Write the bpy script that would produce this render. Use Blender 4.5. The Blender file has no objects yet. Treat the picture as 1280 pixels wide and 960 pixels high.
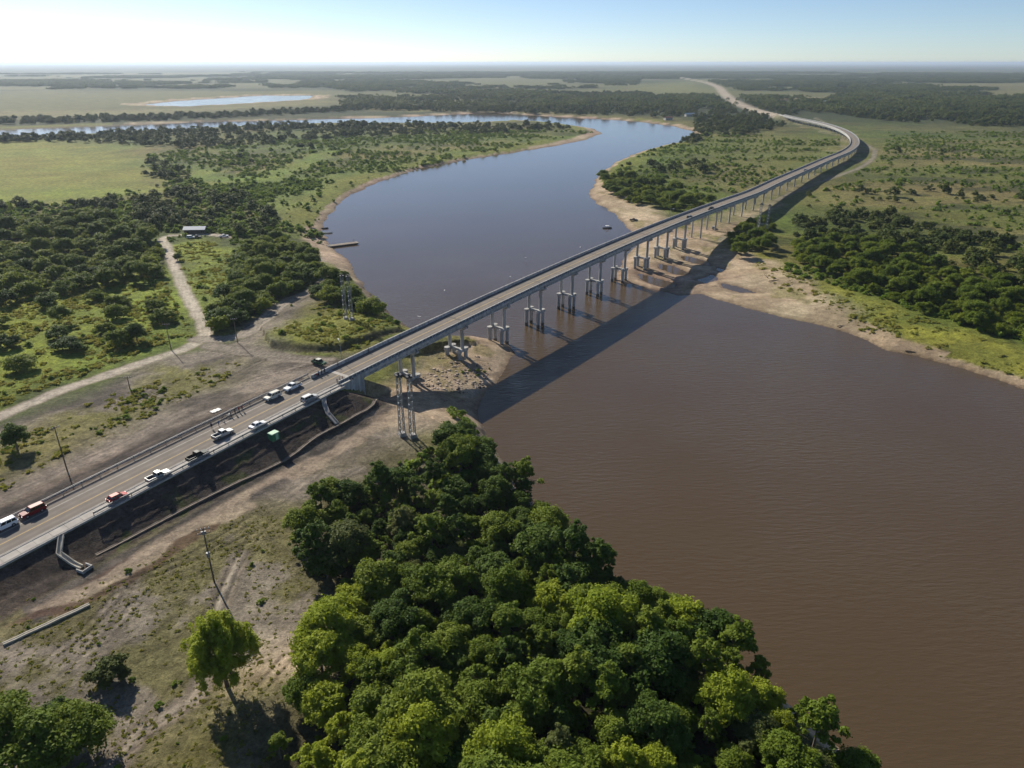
import bpy, bmesh, math, random
import numpy as np
from mathutils import Vector, Matrix

random.seed(7)
rng = np.random.default_rng(7)
sc = bpy.context.scene
COL = sc.collection

# ------------------------------------------------------------------ camera
F, CX, CY, HOR, H = 888.0, 640.0, 480.0, 78.0, 98.0      # calibration in photo pixels, metres above water
PITCH = math.atan((CY - HOR) / F)
cam_d = bpy.data.cameras.new('camera')
cam_d.sensor_width = 36.0
cam_d.lens = F / 1280.0 * 36.0
cam_d.clip_start = 1.0
cam_d.clip_end = 200000.0
cam = bpy.data.objects.new('camera', cam_d)
COL.objects.link(cam)
cam.location = (0, 0, H)
cam.rotation_euler = (math.radians(90) - PITCH, 0, 0)
sc.camera = cam

# ------------------------------------------------------------------ sky, sun, exposure
SUN_EL = math.radians(30.5)
SUN_DIR = Vector((-0.60, 0.80, 0)).normalized() * math.cos(SUN_EL) + Vector((0, 0, math.sin(SUN_EL)))
world = bpy.data.worlds.new('World')
sc.world = world
world.use_nodes = True
wn = world.node_tree.nodes
wl = world.node_tree.links
bg = wn['Background']
sky = wn.new('ShaderNodeTexSky')
sky.sky_type = 'NISHITA'
sky.sun_disc = False
sky.sun_elevation = SUN_EL
sky.sun_rotation = math.atan2(SUN_DIR.x, SUN_DIR.y)
sky.altitude = 100
sky.air_density = 0.6
sky.dust_density = 0.2
sky.ozone_density = 2.4
wl.new(sky.outputs[0], bg.inputs[0])
bg.inputs[1].default_value = 0.083
sun_d = bpy.data.lights.new('sun', 'SUN')
sun_d.energy = 5.0
sun_d.angle = math.radians(0.53)
sun_d.color = (1.0, 0.93, 0.80)
sun = bpy.data.objects.new('sun', sun_d)
COL.objects.link(sun)
sun.location = (-200, 300, 300)
sun.rotation_euler = SUN_DIR.to_track_quat('Z', 'Y').to_euler()
sc.view_settings.view_transform = 'Standard'
sc.view_settings.look = 'None'
sc.view_settings.gamma = 1.0
sc.view_settings.use_curve_mapping = False
sc.view_settings.exposure = 0.38
cy = sc.cycles
cy.max_bounces = 5
cy.diffuse_bounces = 2
cy.glossy_bounces = 2
cy.transmission_bounces = 2
cy.transparent_max_bounces = 4
cy.volume_bounces = 0
cy.use_denoising = True
cy.use_adaptive_sampling = True
cy.adaptive_threshold = 0.02

# ------------------------------------------------------------------ calibration: photo pixel -> point on a level
CP, SP = math.cos(PITCH), math.sin(PITCH)


def at(u, v, z=0.0):
    dv = v - CY
    down = dv * CP + F * SP
    t = (H - z) / down
    return np.array([(u - CX) * t, (F * CP - dv * SP) * t, z])


def sstep(a, b, x):
    t = np.clip((x - a) / (b - a), 0, 1)
    return t * t * (3 - 2 * t)


def _hash(ix, iy, seed):
    h = (ix.astype(np.int64) * 374761393 + iy.astype(np.int64) * 668265263 + seed * 974711) & 0xffffffff
    h = ((h ^ (h >> 13)) * 1274126177) & 0xffffffff
    h = h ^ (h >> 16)
    return (h & 0xffff) / 65535.0


def vnoise(x, y, seed=0):
    ix, iy = np.floor(x), np.floor(y)
    fx, fy = x - ix, y - iy
    fx = fx * fx * (3 - 2 * fx)
    fy = fy * fy * (3 - 2 * fy)
    a = _hash(ix, iy, seed); b = _hash(ix + 1, iy, seed)
    c = _hash(ix, iy + 1, seed); d = _hash(ix + 1, iy + 1, seed)
    return (a * (1 - fx) + b * fx) * (1 - fy) + (c * (1 - fx) + d * fx) * fy


def fbm(x, y, sc_, seed=0, octv=4):
    s = np.zeros_like(x); amp = 0.5; tot = 0
    for o in range(octv):
        s += amp * vnoise(x / sc_ + 17.3 * o, y / sc_ - 9.1 * o, seed + o)
        tot += amp; amp *= 0.5; sc_ *= 0.5
    return s / tot


def plain(x, y):
    x = np.asarray(x, float); y = np.asarray(y, float)
    thr = 80 + np.maximum(0, y - 500) * 0.25
    right = sstep(-25, 25, x - thr)
    fall = np.exp(-np.maximum(0, y - 260) / 220.0)
    return 2.5 + (4.5 * (1 - right) + 1.6 * right) * fall


def atg(u, v):
    z = 5.0
    for _ in range(5):
        p = at(u, v, z)
        z = float(plain(p[0], p[1]))
    return p


# ------------------------------------------------------------------ road axis
P0 = np.array([-100.2 * 0.98 / 1.0, 113.7])
P0 = at(0, 681, 12.0)[:2]
TD = np.array([0.5618, 0.8273]); TD /= np.linalg.norm(TD)
RD = np.array([TD[1], -TD[0]])


def road_z_straight(s):
    s = np.asarray(s, float)
    z = 18.9 - 6.9 * ((s - 260) / 260.0) ** 2
    z = np.where(s < 0, 12.0 + 0.053 * s, z)
    z = np.where(s > 400, 18.9 - 6.9 * (140 / 260.) ** 2 - 0.0286 * (s - 400), z)
    return np.maximum(z, 10.0)


ctrl = [np.append(P0 + TD * s, float(road_z_straight(s))) for s in (-160, -120, -80, -40, 0, 40, 80, 120, 160, 200, 240, 280, 320, 360, 400, 440, 480)]
for (u, v, z) in [(971.5, 226.5, 13.2), (1005.8, 211.6, 11.6), (1034.5, 199, 10.6), (1057.4, 189.5, 10.1), (1066.8, 182.5, 10), (1068.5, 177.3, 10),
                  (1066, 171.5, 10), (1057, 164.7, 10), (1040, 157.8, 10), (1017, 152, 10), (994, 147.5, 10), (977, 143.5, 9.5),
                  (955, 138.5, 7), (930, 131.5, 4.5), (915, 124.5, 3.2), (905, 116.5, 2.8), (897, 108.5, 2.8), (880, 102.5, 2.8), (850, 97, 2.8)]:
    ctrl.append(at(u, v, z))
ctrl = np.array(ctrl)


def resample(pts, step):
    out = []
    n = len(pts)
    for i in range(n - 1):
        p0 = pts[max(i - 1, 0)]; p1 = pts[i]; p2 = pts[i + 1]; p3 = pts[min(i + 2, n - 1)]
        L = np.linalg.norm(p2 - p1)
        t01 = max(np.linalg.norm(p1 - p0), 1e-6) ** .5; t12 = max(L, 1e-6) ** .5; t23 = max(np.linalg.norm(p3 - p2), 1e-6) ** .5
        m1 = (p2 - p1) if i == 0 else (p2 - p1) + t12 * ((p1 - p0) / t01 - (p2 - p0) / (t01 + t12))
        m2 = (p2 - p1) if i == n - 2 else (p2 - p1) + t12 * ((p3 - p2) / t23 - (p3 - p1) / (t12 + t23))
        k = max(int(L / step), 1)
        for j in range(k):
            t = j / k
            out.append((2 * t**3 - 3 * t**2 + 1) * p1 + (t**3 - 2 * t**2 + t) * m1 + (-2 * t**3 + 3 * t**2) * p2 + (t**3 - t**2) * m2)
    out.append(pts[-1])
    return np.array(out)


AX = resample(ctrl, 2.0)
_sm = AX.copy()
for _ in range(6):
    _sm[1:-1] = 0.25 * _sm[:-2] + 0.5 * _sm[1:-1] + 0.25 * _sm[2:]
AX = _sm
AS = np.concatenate([[0], np.cumsum(np.linalg.norm(np.diff(AX[:, :2], axis=0), axis=1))]) - 160.0


def road(s, d=0.0, dz=0.0):
    """point on the road axis at station s, offset d to the right (towards the wide reach of the river)"""
    p = np.array([np.interp(s, AS, AX[:, k]) for k in range(3)])
    q = np.array([np.interp(s + 1.5, AS, AX[:, k]) for k in range(3)]) - np.array([np.interp(s - 1.5, AS, AX[:, k]) for k in range(3)])
    t = q[:2] / np.linalg.norm(q[:2])
    return np.array([p[0] + t[1] * d, p[1] - t[0] * d, p[2] + dz])


def road_dir(s):
    a, b = road(s - 1), road(s + 1)
    return math.atan2(b[1] - a[1], b[0] - a[0])


def road_sd(u, v, dz=0.0):
    z = 16.0
    for _ in range(8):
        p = at(u, v, z)[:2]
        i = int(np.argmin(np.sum((AX[:, :2] - p) ** 2, axis=1)))
        s = AS[i]
        a = road(s); ang = road_dir(s)
        t = np.array([math.cos(ang), math.sin(ang)])
        ds = float((p - a[:2]) @ t)
        s2 = s + ds
        a = road(s2)
        dd = float((p - a[:2]) @ np.array([t[1], -t[0]]))
        z = a[2] + dz
    return s2, dd


S_AB = 93.0                      # abutment station
S_END = float(AS[int(np.argmin(np.sum((AX[:, :2] - at(977, 143.5, 9.5)[:2]) ** 2, axis=1)))])
SPAN = 25.6
PIERS = [117.9 + SPAN * k for k in range(200) if 117.9 + SPAN * k < S_END - 8]

# ------------------------------------------------------------------ river outline (waterline, pixel, bank width)
RIV = [(1500, 1500, 5), (1140, 1000, 5), (1062, 950, 5), (1008, 908, 5), (955, 866, 5), (915, 834, 5), (885, 808, 5), (860, 784, 5), (835, 762, 5), (802, 740, 5), (782, 729, 6), (758, 723, 5),
       (728, 708, 5), (698, 680, 5), (668, 640, 5), (645, 605, 5), (628, 577, 5), (613, 550, 6), (601, 528, 8), (599, 516, 12), (603, 500, 22), (611, 488, 26), (624, 474, 26),
       (636, 458, 26), (646, 442, 24), (640, 431, 20), (622, 425, 18), (598, 421, 14), (560, 421, 10), (535, 419, 8), (509, 409, 6), (497, 401, 6), (480, 385, 6), (462, 365, 6),
       (450, 352, 8), (440, 338, 12), (431, 322, 16), (418, 314, 16), (408, 303, 16), (401, 290, 12), (403, 277, 9), (420, 258, 9), (440, 243, 9), (470, 228, 9), (520, 212, 10),
       (580, 200, 10), (640, 191, 10), (690, 183, 12), (730, 175, 14), (752, 167, 14), (742, 161, 12), (715, 157, 10), (690, 153.5, 10), (660, 151, 8), (640, 151, 8),
       (610, 152.5, 8), (560, 154, 8), (500, 154, 8), (430, 154, 8), (350, 156, 8), (280, 159, 8), (200, 163, 8), (90, 169, 8), (0, 172, 8), (-400, 178, 8),
       (-400, 164, 12), (0, 162.5, 12), (80, 159.5, 12), (200, 155, 14), (250, 152.5, 14), (330, 151, 14), (430, 148.5, 14), (500, 146.5, 14), (560, 143.5, 14), (600, 141.5, 14),
       (640, 142.5, 14), (700, 146.5, 14), (760, 149.5, 14), (800, 152.5, 12), (840, 157.5, 12), (866, 164, 12), (870, 171, 10), (856, 177, 8), (826, 183, 8), (800, 190, 8),
       (776, 200, 8), (756, 213, 8), (743, 228, 10), (736, 243, 18), (744, 252, 22), (755, 259, 24), (768, 266, 26), (774, 277, 26), (786, 288, 26), (798, 297, 26), (797, 307, 26),
       (784, 320, 26), (772, 333, 26), (768, 345, 26), (775, 355, 26), (790, 354, 30), (812, 361, 30), (830, 366, 30), (848, 370, 30), (874, 367, 30), (905, 377, 30),
       (940, 387, 30), (985, 398, 26), (1014, 404, 20), (1050, 413, 15), (1085, 426, 16), (1110, 438, 14), (1150, 446, 12), (1200, 460, 10), (1240, 472, 9),
       (1285, 486, 9), (1400, 525, 9), (1700, 640, 9), (2400, 900, 9), (2400, 1500, 9)]
PUD = [[(796, 341), (815, 346), (838, 352), (846, 357), (838, 362), (820, 357), (802, 350)],
       [(822, 330), (842, 333), (858, 341), (852, 345), (838, 343), (824, 336)],
       [(852, 320), (868, 322), (888, 327), (886, 332), (868, 329), (854, 325)],
       [(872, 351), (886, 343), (902, 349), (886, 356)], [(894, 334), (905, 337), (901, 340), (893, 337)],
       [(902, 354), (930, 360), (948, 365), (925, 366), (905, 361)]]
LAG = [[(178, 131.5), (215, 127), (260, 124), (330, 119.5), (390, 120), (385, 124), (340, 127), (290, 130), (230, 133)],
       [(968, 130), (985, 126), (1036, 123.3), (1032, 126.3), (1002, 129), (980, 132.5)]]


def gpoly_(px):
    return np.array([atg(u, v)[:2] for (u, v) in px])


def wpoly(px, z=0.0):
    return np.array([at(u, v, z)[:2] for (u, v) in px])


RIVW = wpoly([(a, b) for a, b, c in RIV])
RIVB = np.array([c for a, b, c in RIV], float)
PUDW = [wpoly(p, 0.0) for p in PUD]
LAGW = [wpoly(p, 0.0) for p in LAG]


def inside(poly, x, y):
    r = np.zeros(x.shape, bool)
    n = len(poly)
    for i in range(n):
        x1, y1 = poly[i]; x2, y2 = poly[(i + 1) % n]
        if y1 == y2:
            continue
        c = ((y1 > y) != (y2 > y))
        r ^= c & (x < (x2 - x1) * (y - y1) / (y2 - y1) + x1)
    return r


def polydist(poly, x, y, closed=True, attr=None):
    best = np.full(x.shape, 1e18); av = np.zeros(x.shape)
    n = len(poly)
    for i in range(n if closed else n - 1):
        ax, ay = poly[i]; bx, by = poly[(i + 1) % n]
        dx, dy = bx - ax, by - ay
        L = dx * dx + dy * dy + 1e-9
        t = np.clip(((x - ax) * dx + (y - ay) * dy) / L, 0, 1)
        d = (x - ax - t * dx) ** 2 + (y - ay - t * dy) ** 2
        m = d < best
        best = np.where(m, d, best)
        if attr is not None:
            av = np.where(m, attr[i] * (1 - t) + attr[(i + 1) % n] * t, av)
    best = np.sqrt(best)
    return (best, av) if attr is not None else best


def water_sd(x, y):
    """signed distance to open water (positive on land) and width of the bank there"""
    wob = 0.6 + np.hypot(x, y) * 0.0012
    xx = x + (fbm(x, y, 14, 3, 3) - .5) * 5 * wob
    yy = y + (fbm(x, y, 14, 11, 3) - .5) * 5 * wob
    d, bw = polydist(RIVW, xx, yy, True, RIVB)
    sd = np.where(inside(RIVW, xx, yy), -d, d)
    near = (y < 470) & (y > 250) & (x > 20) & (x < 220)
    if near.any():
        xs, ys = xx[near], yy[near]; s0 = sd[near]
        for p in PUDW:
            e = polydist(p, xs, ys)
            s0 = np.minimum(s0, np.where(inside(p, xs, ys), -e * .5, e))
        sd = sd.copy(); sd[near] = s0
    far = y > 1200
    if far.any():
        xs, ys = xx[far], yy[far]; s0 = sd[far]; b0 = bw[far]
        for p in LAGW:
            e = polydist(p, xs, ys)
            e = np.where(inside(p, xs, ys), -e, e)
            b0 = np.where(e < s0, 20, b0)
            s0 = np.minimum(s0, e)
        sd = sd.copy(); sd[far] = s0; bw = bw.copy(); bw[far] = b0
    return sd, bw


def road_coords(x, y):
    """s, d of points near the road (only for points in its neighbourhood)"""
    P = np.stack([x, y], 1)
    s = (P - P0) @ TD
    d = (P - P0) @ RD
    return s, d


SCARP = gpoly_(((340, 436), (372, 441), (398, 442), (427, 440), (463, 428), (503, 413)))
TERR = gpoly_(((340, 436), (372, 441), (398, 442), (427, 440), (463, 428), (503, 413), (495, 396), (450, 370), (400, 365), (350, 385), (325, 410)))


def ground(x, y, full=False):
    x = np.asarray(x, float); y = np.asarray(y, float)
    sh = x.shape
    x = x.ravel(); y = y.ravel()
    z = plain(x, y)
    sd, bw = water_sd(x, y)
    z = z + (fbm(x, y, 30, 21, 3) - .5) * 1.1 + (fbm(x, y, 5, 23, 3) - .5) * 0.35
    s, d = road_coords(x, y)
    zr = road_z_straight(s) - 0.3
    ad = np.where(d > 0, d - 7.25, -d - 6.9)
    gr = np.where(d > 0, 2.3, 1.7)
    base = np.where(d > 0, 9.0 + .013 * np.clip(s, 0, 90), 8.0)
    d1 = np.maximum(0, (zr - base) * gr)
    e1 = zr - np.maximum(ad, 0) / gr
    e2 = base - (ad - d1) / 14.0
    emb = np.where(ad < d1, np.maximum(e1, base), e2)
    emb = emb + np.where(ad > 0.5, (fbm(x, y, 1.6, 31, 3) - .5) * 0.20 * np.clip(ad / 4, 0, 1), 0)
    over = s - (S_AB + 1)
    emb = np.where(s > S_AB - 10, np.minimum(emb, zr - np.maximum(0, s - (S_AB - 10)) * .58 * sstep(4.6, 5.4, np.abs(d)) - np.maximum(over, 0) / 1.6 - 1.3 * (over > 0)), emb)
    emb = np.where((s < -170) | (s > 200), -50, emb)
    land0 = z
    z = np.maximum(z, emb)
    # grassy terrace upstream of the bridge head, cut off by a bare scarp towards the works
    nt = (x < 10) & (x > -140) & (y > 190) & (y < 330)
    if nt.any():
        e = polydist(SCARP, x[nt] + (fbm(x[nt], y[nt], 6, 33, 3) - .5) * 3, y[nt], False)
        ins = inside(TERR, x[nt], y[nt])
        zt_ = z[nt]
        z[nt] = np.where(ins, zt_ + 1.9 * sstep(0, 3.6, e) * (1 - sstep(10, 34, e)), zt_)
    # banks
    prof = 1 - np.exp(-np.maximum(sd, 0) / bw)
    zl = np.where(sd > 0, np.minimum(z, z * prof * 1.02 + 0.02), np.maximum(-3.0, sd * 0.12) - 0.03)
    # far road embankment
    far = (y > 900) & (x > 150) & (x < 900)
    if far.any():
        k = (AS > S_END - 40)
        pts = AX[k]
        dd, zz = polydist(pts[:, :2], x[far], y[far], False, pts[:, 2])
        zl[far] = np.maximum(zl[far], np.where(dd < 60, zz - 0.4 - np.maximum(dd - 6.5, 0) / 1.8, -9))
    if full:
        return zl.reshape(sh), sd, bw, s, d, emb >= land0 - 0.05
    return zl.reshape(sh)


def gz(x, y):
    return float(ground(np.array([x]), np.array([y]))[0])


def gp(u, v):
    """photo pixel -> point on the terrain"""
    z = 5.0
    for _ in range(12):
        p = at(u, v, z)
        z = 0.5 * z + 0.5 * gz(p[0], p[1])
    return at(u, v, z)


# ------------------------------------------------------------------ node helpers and materials
def new_mat(name):
    m = bpy.data.materials.new(name)
    m.use_nodes = True
    nt = m.node_tree
    return m, nt, nt.nodes, nt.links, nt.nodes['Principled BSDF']


def N(nodes, typ, **kw):
    n = nodes.new(typ)
    for k, v in kw.items():
        setattr(n, k, v)
    return n


def mat(name, col, rough=0.7, metal=0.0, var=0.12, scale=3.0, bump=0.0, spec=0.5, bscale=None):
    """plain coloured surface with procedural grain"""
    m, nt, n, l, b = new_mat(name)
    tc = N(n, 'ShaderNodeTexCoord')
    no = N(n, 'ShaderNodeTexNoise'); no.inputs['Scale'].default_value = scale; no.inputs['Detail'].default_value = 6
    l.new(tc.outputs['Object'], no.inputs['Vector'])
    mr = N(n, 'ShaderNodeMapRange')
    mr.inputs['From Min'].default_value = 0.3; mr.inputs['From Max'].default_value = 0.7
    mr.inputs['To Min'].default_value = 1 - var; mr.inputs['To Max'].default_value = 1 + var
    l.new(no.outputs['Fac'], mr.inputs['Value'])
    mx = N(n, 'ShaderNodeMix', data_type='RGBA', blend_type='MULTIPLY')
    mx.inputs[0].default_value = 1
    mx.inputs[6].default_value = (*col, 1)
    l.new(mr.outputs[0], mx.inputs[7])
    l.new(mx.outputs[2], b.inputs['Base Color'])
    b.inputs['Roughness'].default_value = rough
    b.inputs['Metallic'].default_value = metal
    b.inputs['Specular IOR Level'].default_value = spec
    if bump:
        nb = N(n, 'ShaderNodeTexNoise'); nb.inputs['Scale'].default_value = bscale or scale * 3; nb.inputs['Detail'].default_value = 5
        l.new(tc.outputs['Object'], nb.inputs['Vector'])
        bp = N(n, 'ShaderNodeBump'); bp.inputs['Strength'].default_value = bump; bp.inputs['Distance'].default_value = 0.1
        l.new(nb.outputs['Fac'], bp.inputs['Height']); l.new(bp.outputs[0], b.inputs['Normal'])
    return m


def weather(m, mode):
    """streaks running down concrete, or wheel paths along the straight road"""
    nt = m.node_tree; n = nt.nodes; l = nt.links; b = n['Principled BSDF']
    src = b.inputs['Base Color'].links[0].from_socket
    geo = N(n, 'ShaderNodeNewGeometry')
    mx = N(n, 'ShaderNodeMix', data_type='RGBA', blend_type='MULTIPLY'); mx.inputs[0].default_value = 1
    mr = N(n, 'ShaderNodeMapRange')
    if mode == 'streak':
        mp = N(n, 'ShaderNodeMapping'); mp.inputs['Scale'].default_value = (1, 1, .10)
        l.new(geo.outputs['Position'], mp.inputs['Vector'])
        no = N(n, 'ShaderNodeTexNoise'); no.inputs['Scale'].default_value = 1.1; no.inputs['Detail'].default_value = 5
        l.new(mp.outputs[0], no.inputs['Vector'])
        for k, v in zip(('From Min', 'From Max', 'To Min', 'To Max'), (.35, .62, .62, 1.08)): mr.inputs[k].default_value = v
        l.new(no.outputs['Fac'], mr.inputs['Value'])
    else:
        sb = N(n, 'ShaderNodeVectorMath', operation='SUBTRACT'); sb.inputs[1].default_value = (P0[0], P0[1], 0)
        l.new(geo.outputs['Position'], sb.inputs[0])
        dt = N(n, 'ShaderNodeVectorMath', operation='DOT_PRODUCT'); dt.inputs[1].default_value = (RD[0], RD[1], 0)
        l.new(sb.outputs[0], dt.inputs[0])
        ml = N(n, 'ShaderNodeMath', operation='MULTIPLY'); ml.inputs[1].default_value = 3.55; l.new(dt.outputs['Value'], ml.inputs[0])
        cs = N(n, 'ShaderNodeMath', operation='COSINE'); l.new(ml.outputs[0], cs.inputs[0])
        for k, v in zip(('From Min', 'From Max', 'To Min', 'To Max'), (-1, 1, .86, 1.06)): mr.inputs[k].default_value = v
        l.new(cs.outputs[0], mr.inputs['Value'])
    l.new(src, mx.inputs[6]); l.new(mr.outputs[0], mx.inputs[7]); l.new(mx.outputs[2], b.inputs['Base Color'])


def leaf_mat(name, c1, c2, trans=0.35):
    m, nt, n, l, b = new_mat(name)
    oi = N(n, 'ShaderNodeObjectInfo')
    tc = N(n, 'ShaderNodeTexCoord')
    no = N(n, 'ShaderNodeTexNoise'); no.inputs['Scale'].default_value = 0.55; no.inputs['Detail'].default_value = 4
    l.new(tc.outputs['Object'], no.inputs['Vector'])
    mr = N(n, 'ShaderNodeMapRange'); mr.inputs['From Min'].default_value = 0.35; mr.inputs['From Max'].default_value = 0.65
    l.new(no.outputs['Fac'], mr.inputs['Value'])
    ad = N(n, 'ShaderNodeMath', operation='MULTIPLY_ADD')
    ad.inputs[1].default_value = 0.7
    l.new(oi.outputs['Random'], ad.inputs[0])
    sb = N(n, 'ShaderNodeMath', operation='MULTIPLY'); sb.inputs[1].default_value = 0.4
    l.new(mr.outputs[0], sb.inputs[0]); l.new(sb.outputs[0], ad.inputs[2])
    mx = N(n, 'ShaderNodeMix', data_type='RGBA')
    l.new(ad.outputs[0], mx.inputs[0])
    mx.inputs[6].default_value = (*c1, 1); mx.inputs[7].default_value = (*c2, 1)
    l.new(mx.outputs[2], b.inputs['Base Color'])
    b.inputs['Roughness'].default_value = 0.65
    b.inputs['Specular IOR Level'].default_value = 0.12
    tr = N(n, 'ShaderNodeBsdfTranslucent')
    hs = N(n, 'ShaderNodeHueSaturation'); hs.inputs['Value'].default_value = 1.25; hs.inputs['Hue'].default_value = 0.485
    l.new(mx.outputs[2], hs.inputs['Color']); l.new(hs.outputs[0], tr.inputs['Color'])
    ms = N(n, 'ShaderNodeMixShader'); ms.inputs[0].default_value = trans
    l.new(b.outputs[0], ms.inputs[1]); l.new(tr.outputs[0], ms.inputs[2])
    l.new(ms.outputs[0], n['Material Output'].inputs[0])
    return m


def ground_mat():
    m, nt, n, l, b = new_mat('ground_cover')
    ca = N(n, 'ShaderNodeVertexColor', layer_name='Col')
    geo = N(n, 'ShaderNodeNewGeometry')

    def noise(scale, det, rough=0.6):
        t = N(n, 'ShaderNodeTexNoise'); t.inputs['Scale'].default_value = scale; t.inputs['Detail'].default_value = det
        t.inputs['Roughness'].default_value = rough
        l.new(geo.outputs['Position'], t.inputs['Vector'])
        return t

    def rng_(src, a, b_, c, d):
        r = N(n, 'ShaderNodeMapRange')
        for k, v in zip(('From Min', 'From Max', 'To Min', 'To Max'), (a, b_, c, d)):
            r.inputs[k].default_value = v
        l.new(src, r.inputs['Value'])
        return r.outputs[0]
    n1 = noise(0.03, 6); n2 = noise(0.30, 9, 0.75); n3 = noise(1.3, 8, 0.8)
    # alpha of Col holds how much plant cover there is: plant cover is patchier than bare soil
    f1 = rng_(n1.outputs['Fac'], .3, .7, .78, 1.22)
    f2 = rng_(n2.outputs['Fac'], .33, .67, .45, 1.5)
    f3 = rng_(n3.outputs['Fac'], .35, .65, .55, 1.45)
    m1 = N(n, 'ShaderNodeMath', operation='MULTIPLY'); l.new(f1, m1.inputs[0]); l.new(f2, m1.inputs[1])
    m2 = N(n, 'ShaderNodeMath', operation='MULTIPLY'); l.new(m1.outputs[0], m2.inputs[0]); l.new(f3, m2.inputs[1])
    # amount of variation follows the alpha
    m3 = N(n, 'ShaderNodeMix', data_type='FLOAT')
    am = rng_(ca.outputs['Alpha'], 0, 1, .6, 1.0)
    l.new(am, m3.inputs[0]); m3.inputs[2].default_value = 1.0; l.new(m2.outputs[0], m3.inputs[3])
    mx = N(n, 'ShaderNodeMix', data_type='RGBA', blend_type='MULTIPLY'); mx.inputs[0].default_value = 1
    l.new(ca.outputs['Color'], mx.inputs[6]); l.new(m3.outputs[0], mx.inputs[7])
    # hue drift between green and straw in planted areas
    hs = N(n, 'ShaderNodeHueSaturation')
    n4 = noise(0.011, 5)
    l.new(rng_(n4.outputs['Fac'], .3, .7, .475, .515), hs.inputs['Hue'])
    l.new(mx.outputs[2], hs.inputs['Color'])
    l.new(hs.outputs[0], b.inputs['Base Color'])
    b.inputs['Roughness'].default_value = 0.95
    b.inputs['Specular IOR Level'].default_value = 0.15
    ba = N(n, 'ShaderNodeMath', operation='MULTIPLY_ADD'); ba.inputs[1].default_value = 0.45
    l.new(n3.outputs['Fac'], ba.inputs[0]); l.new(n2.outputs['Fac'], ba.inputs[2])
    bp = N(n, 'ShaderNodeBump'); bp.inputs['Distance'].default_value = 1.3
    l.new(rng_(ca.outputs['Alpha'], 0, 1, .4, 1.0), bp.inputs['Strength'])
    l.new(ba.outputs[0], bp.inputs['Height']); l.new(bp.outputs[0], b.inputs['Normal'])
    return m


def water_mat(name='river_water', deep=(0.086, 0.058, 0.031), bump=0.25):
    m, nt, n, l, b = new_mat(name)
    geo = N(n, 'ShaderNodeNewGeometry')
    mp = N(n, 'ShaderNodeMapping')
    mp.inputs['Rotation'].default_value = (0, 0, math.radians(-8))
    mp.inputs['Scale'].default_value = (0.30, 1.0, 1.0)
    l.new(geo.outputs['Position'], mp.inputs['Vector'])
    a = N(n, 'ShaderNodeTexNoise'); a.inputs['Scale'].default_value = 0.95; a.inputs['Detail'].default_value = 6; a.inputs['Roughness'].default_value = 0.62
    l.new(mp.outputs[0], a.inputs['Vector'])
    c = N(n, 'ShaderNodeTexNoise'); c.inputs['Scale'].default_value = 0.018; c.inputs['Detail'].default_value = 4
    l.new(geo.outputs['Position'], c.inputs['Vector'])
    mr = N(n, 'ShaderNodeMapRange'); mr.inputs['From Min'].default_value = .3; mr.inputs['From Max'].default_value = .7
    mr.inputs['To Min'].default_value = bump * 0.45; mr.inputs['To Max'].default_value = bump * 1.5
    l.new(c.outputs['Fac'], mr.inputs['Value'])
    # the open reach downstream is ruffled by wind, the bend upstream lies sheltered
    sx = N(n, 'ShaderNodeSeparateXYZ'); l.new(geo.outputs['Position'], sx.inputs[0])
    sh = N(n, 'ShaderNodeMapRange'); sh.inputs['From Min'].default_value = 200; sh.inputs['From Max'].default_value = 420
    sh.inputs['To Min'].default_value = 1.0; sh.inputs['To Max'].default_value = 0.12
    l.new(sx.outputs[1], sh.inputs['Value'])
    mu = N(n, 'ShaderNodeMath', operation='MULTIPLY'); l.new(mr.outputs[0], mu.inputs[0]); l.new(sh.outputs[0], mu.inputs[1])
    bp = N(n, 'ShaderNodeBump'); bp.inputs['Distance'].default_value = 0.9
    l.new(mu.outputs[0], bp.inputs['Strength'])
    l.new(a.outputs['Fac'], bp.inputs['Height']); l.new(bp.outputs[0], b.inputs['Normal'])
    cr = N(n, 'ShaderNodeMix', data_type='RGBA')
    l.new(c.outputs['Fac'], cr.inputs[0])
    cr.inputs[6].default_value = (deep[0] * .88, deep[1] * .88, deep[2] * .9, 1); cr.inputs[7].default_value = (deep[0] * 1.12, deep[1] * 1.12, deep[2] * 1.1, 1)
    l.new(cr.outputs[2], b.inputs['Base Color'])
    b.inputs['Roughness'].default_value = 0.12
    b.inputs['IOR'].default_value = 1.33
    return m


M = {}
M['ground'] = ground_mat()
M['water'] = water_mat()
M['lagoon'] = water_mat('lagoon_water', (0.06, 0.058, 0.055), 1.6)
M['asphalt'] = mat('asphalt', (0.185, 0.158, 0.132), 0.9, var=.13, scale=.35, bump=.05, bscale=4)
M['concrete'] = mat('concrete', (0.46, 0.45, 0.43), 0.85, var=.13, scale=.8, bump=.08)
M['concrete_slab'] = mat('slab_concrete', (0.42, 0.385, 0.345), 0.9, var=.16, scale=.5, bump=.06)
M['chute'] = mat('pale_concrete', (0.52, 0.47, 0.38), 0.9, var=.15, scale=1.5)
M['rail_shade'] = mat('shade_blue_concrete', (0.13, 0.155, 0.19), 0.8, var=.15, scale=1)  # near parapet concrete darkened to blue, painting in the shade of its outer face
M['pile'] = mat('pile_concrete', (0.40, 0.39, 0.37), 0.85, var=.2, scale=1.2, bump=.1)
M['stain'] = mat('wet_concrete', (0.085, 0.075, 0.06), 0.6, var=.3, scale=1.5)
M['white_paint'] = mat('white_paint', (0.74, 0.74, 0.72), 0.6, var=.08, scale=2)
M['line_white'] = mat('worn_white_line', (0.50, 0.48, 0.44), 0.8, var=.25, scale=1.2)
M['line_yellow'] = mat('worn_yellow_line', (0.50, 0.32, 0.10), 0.8, var=.22, scale=1.2)
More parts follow.
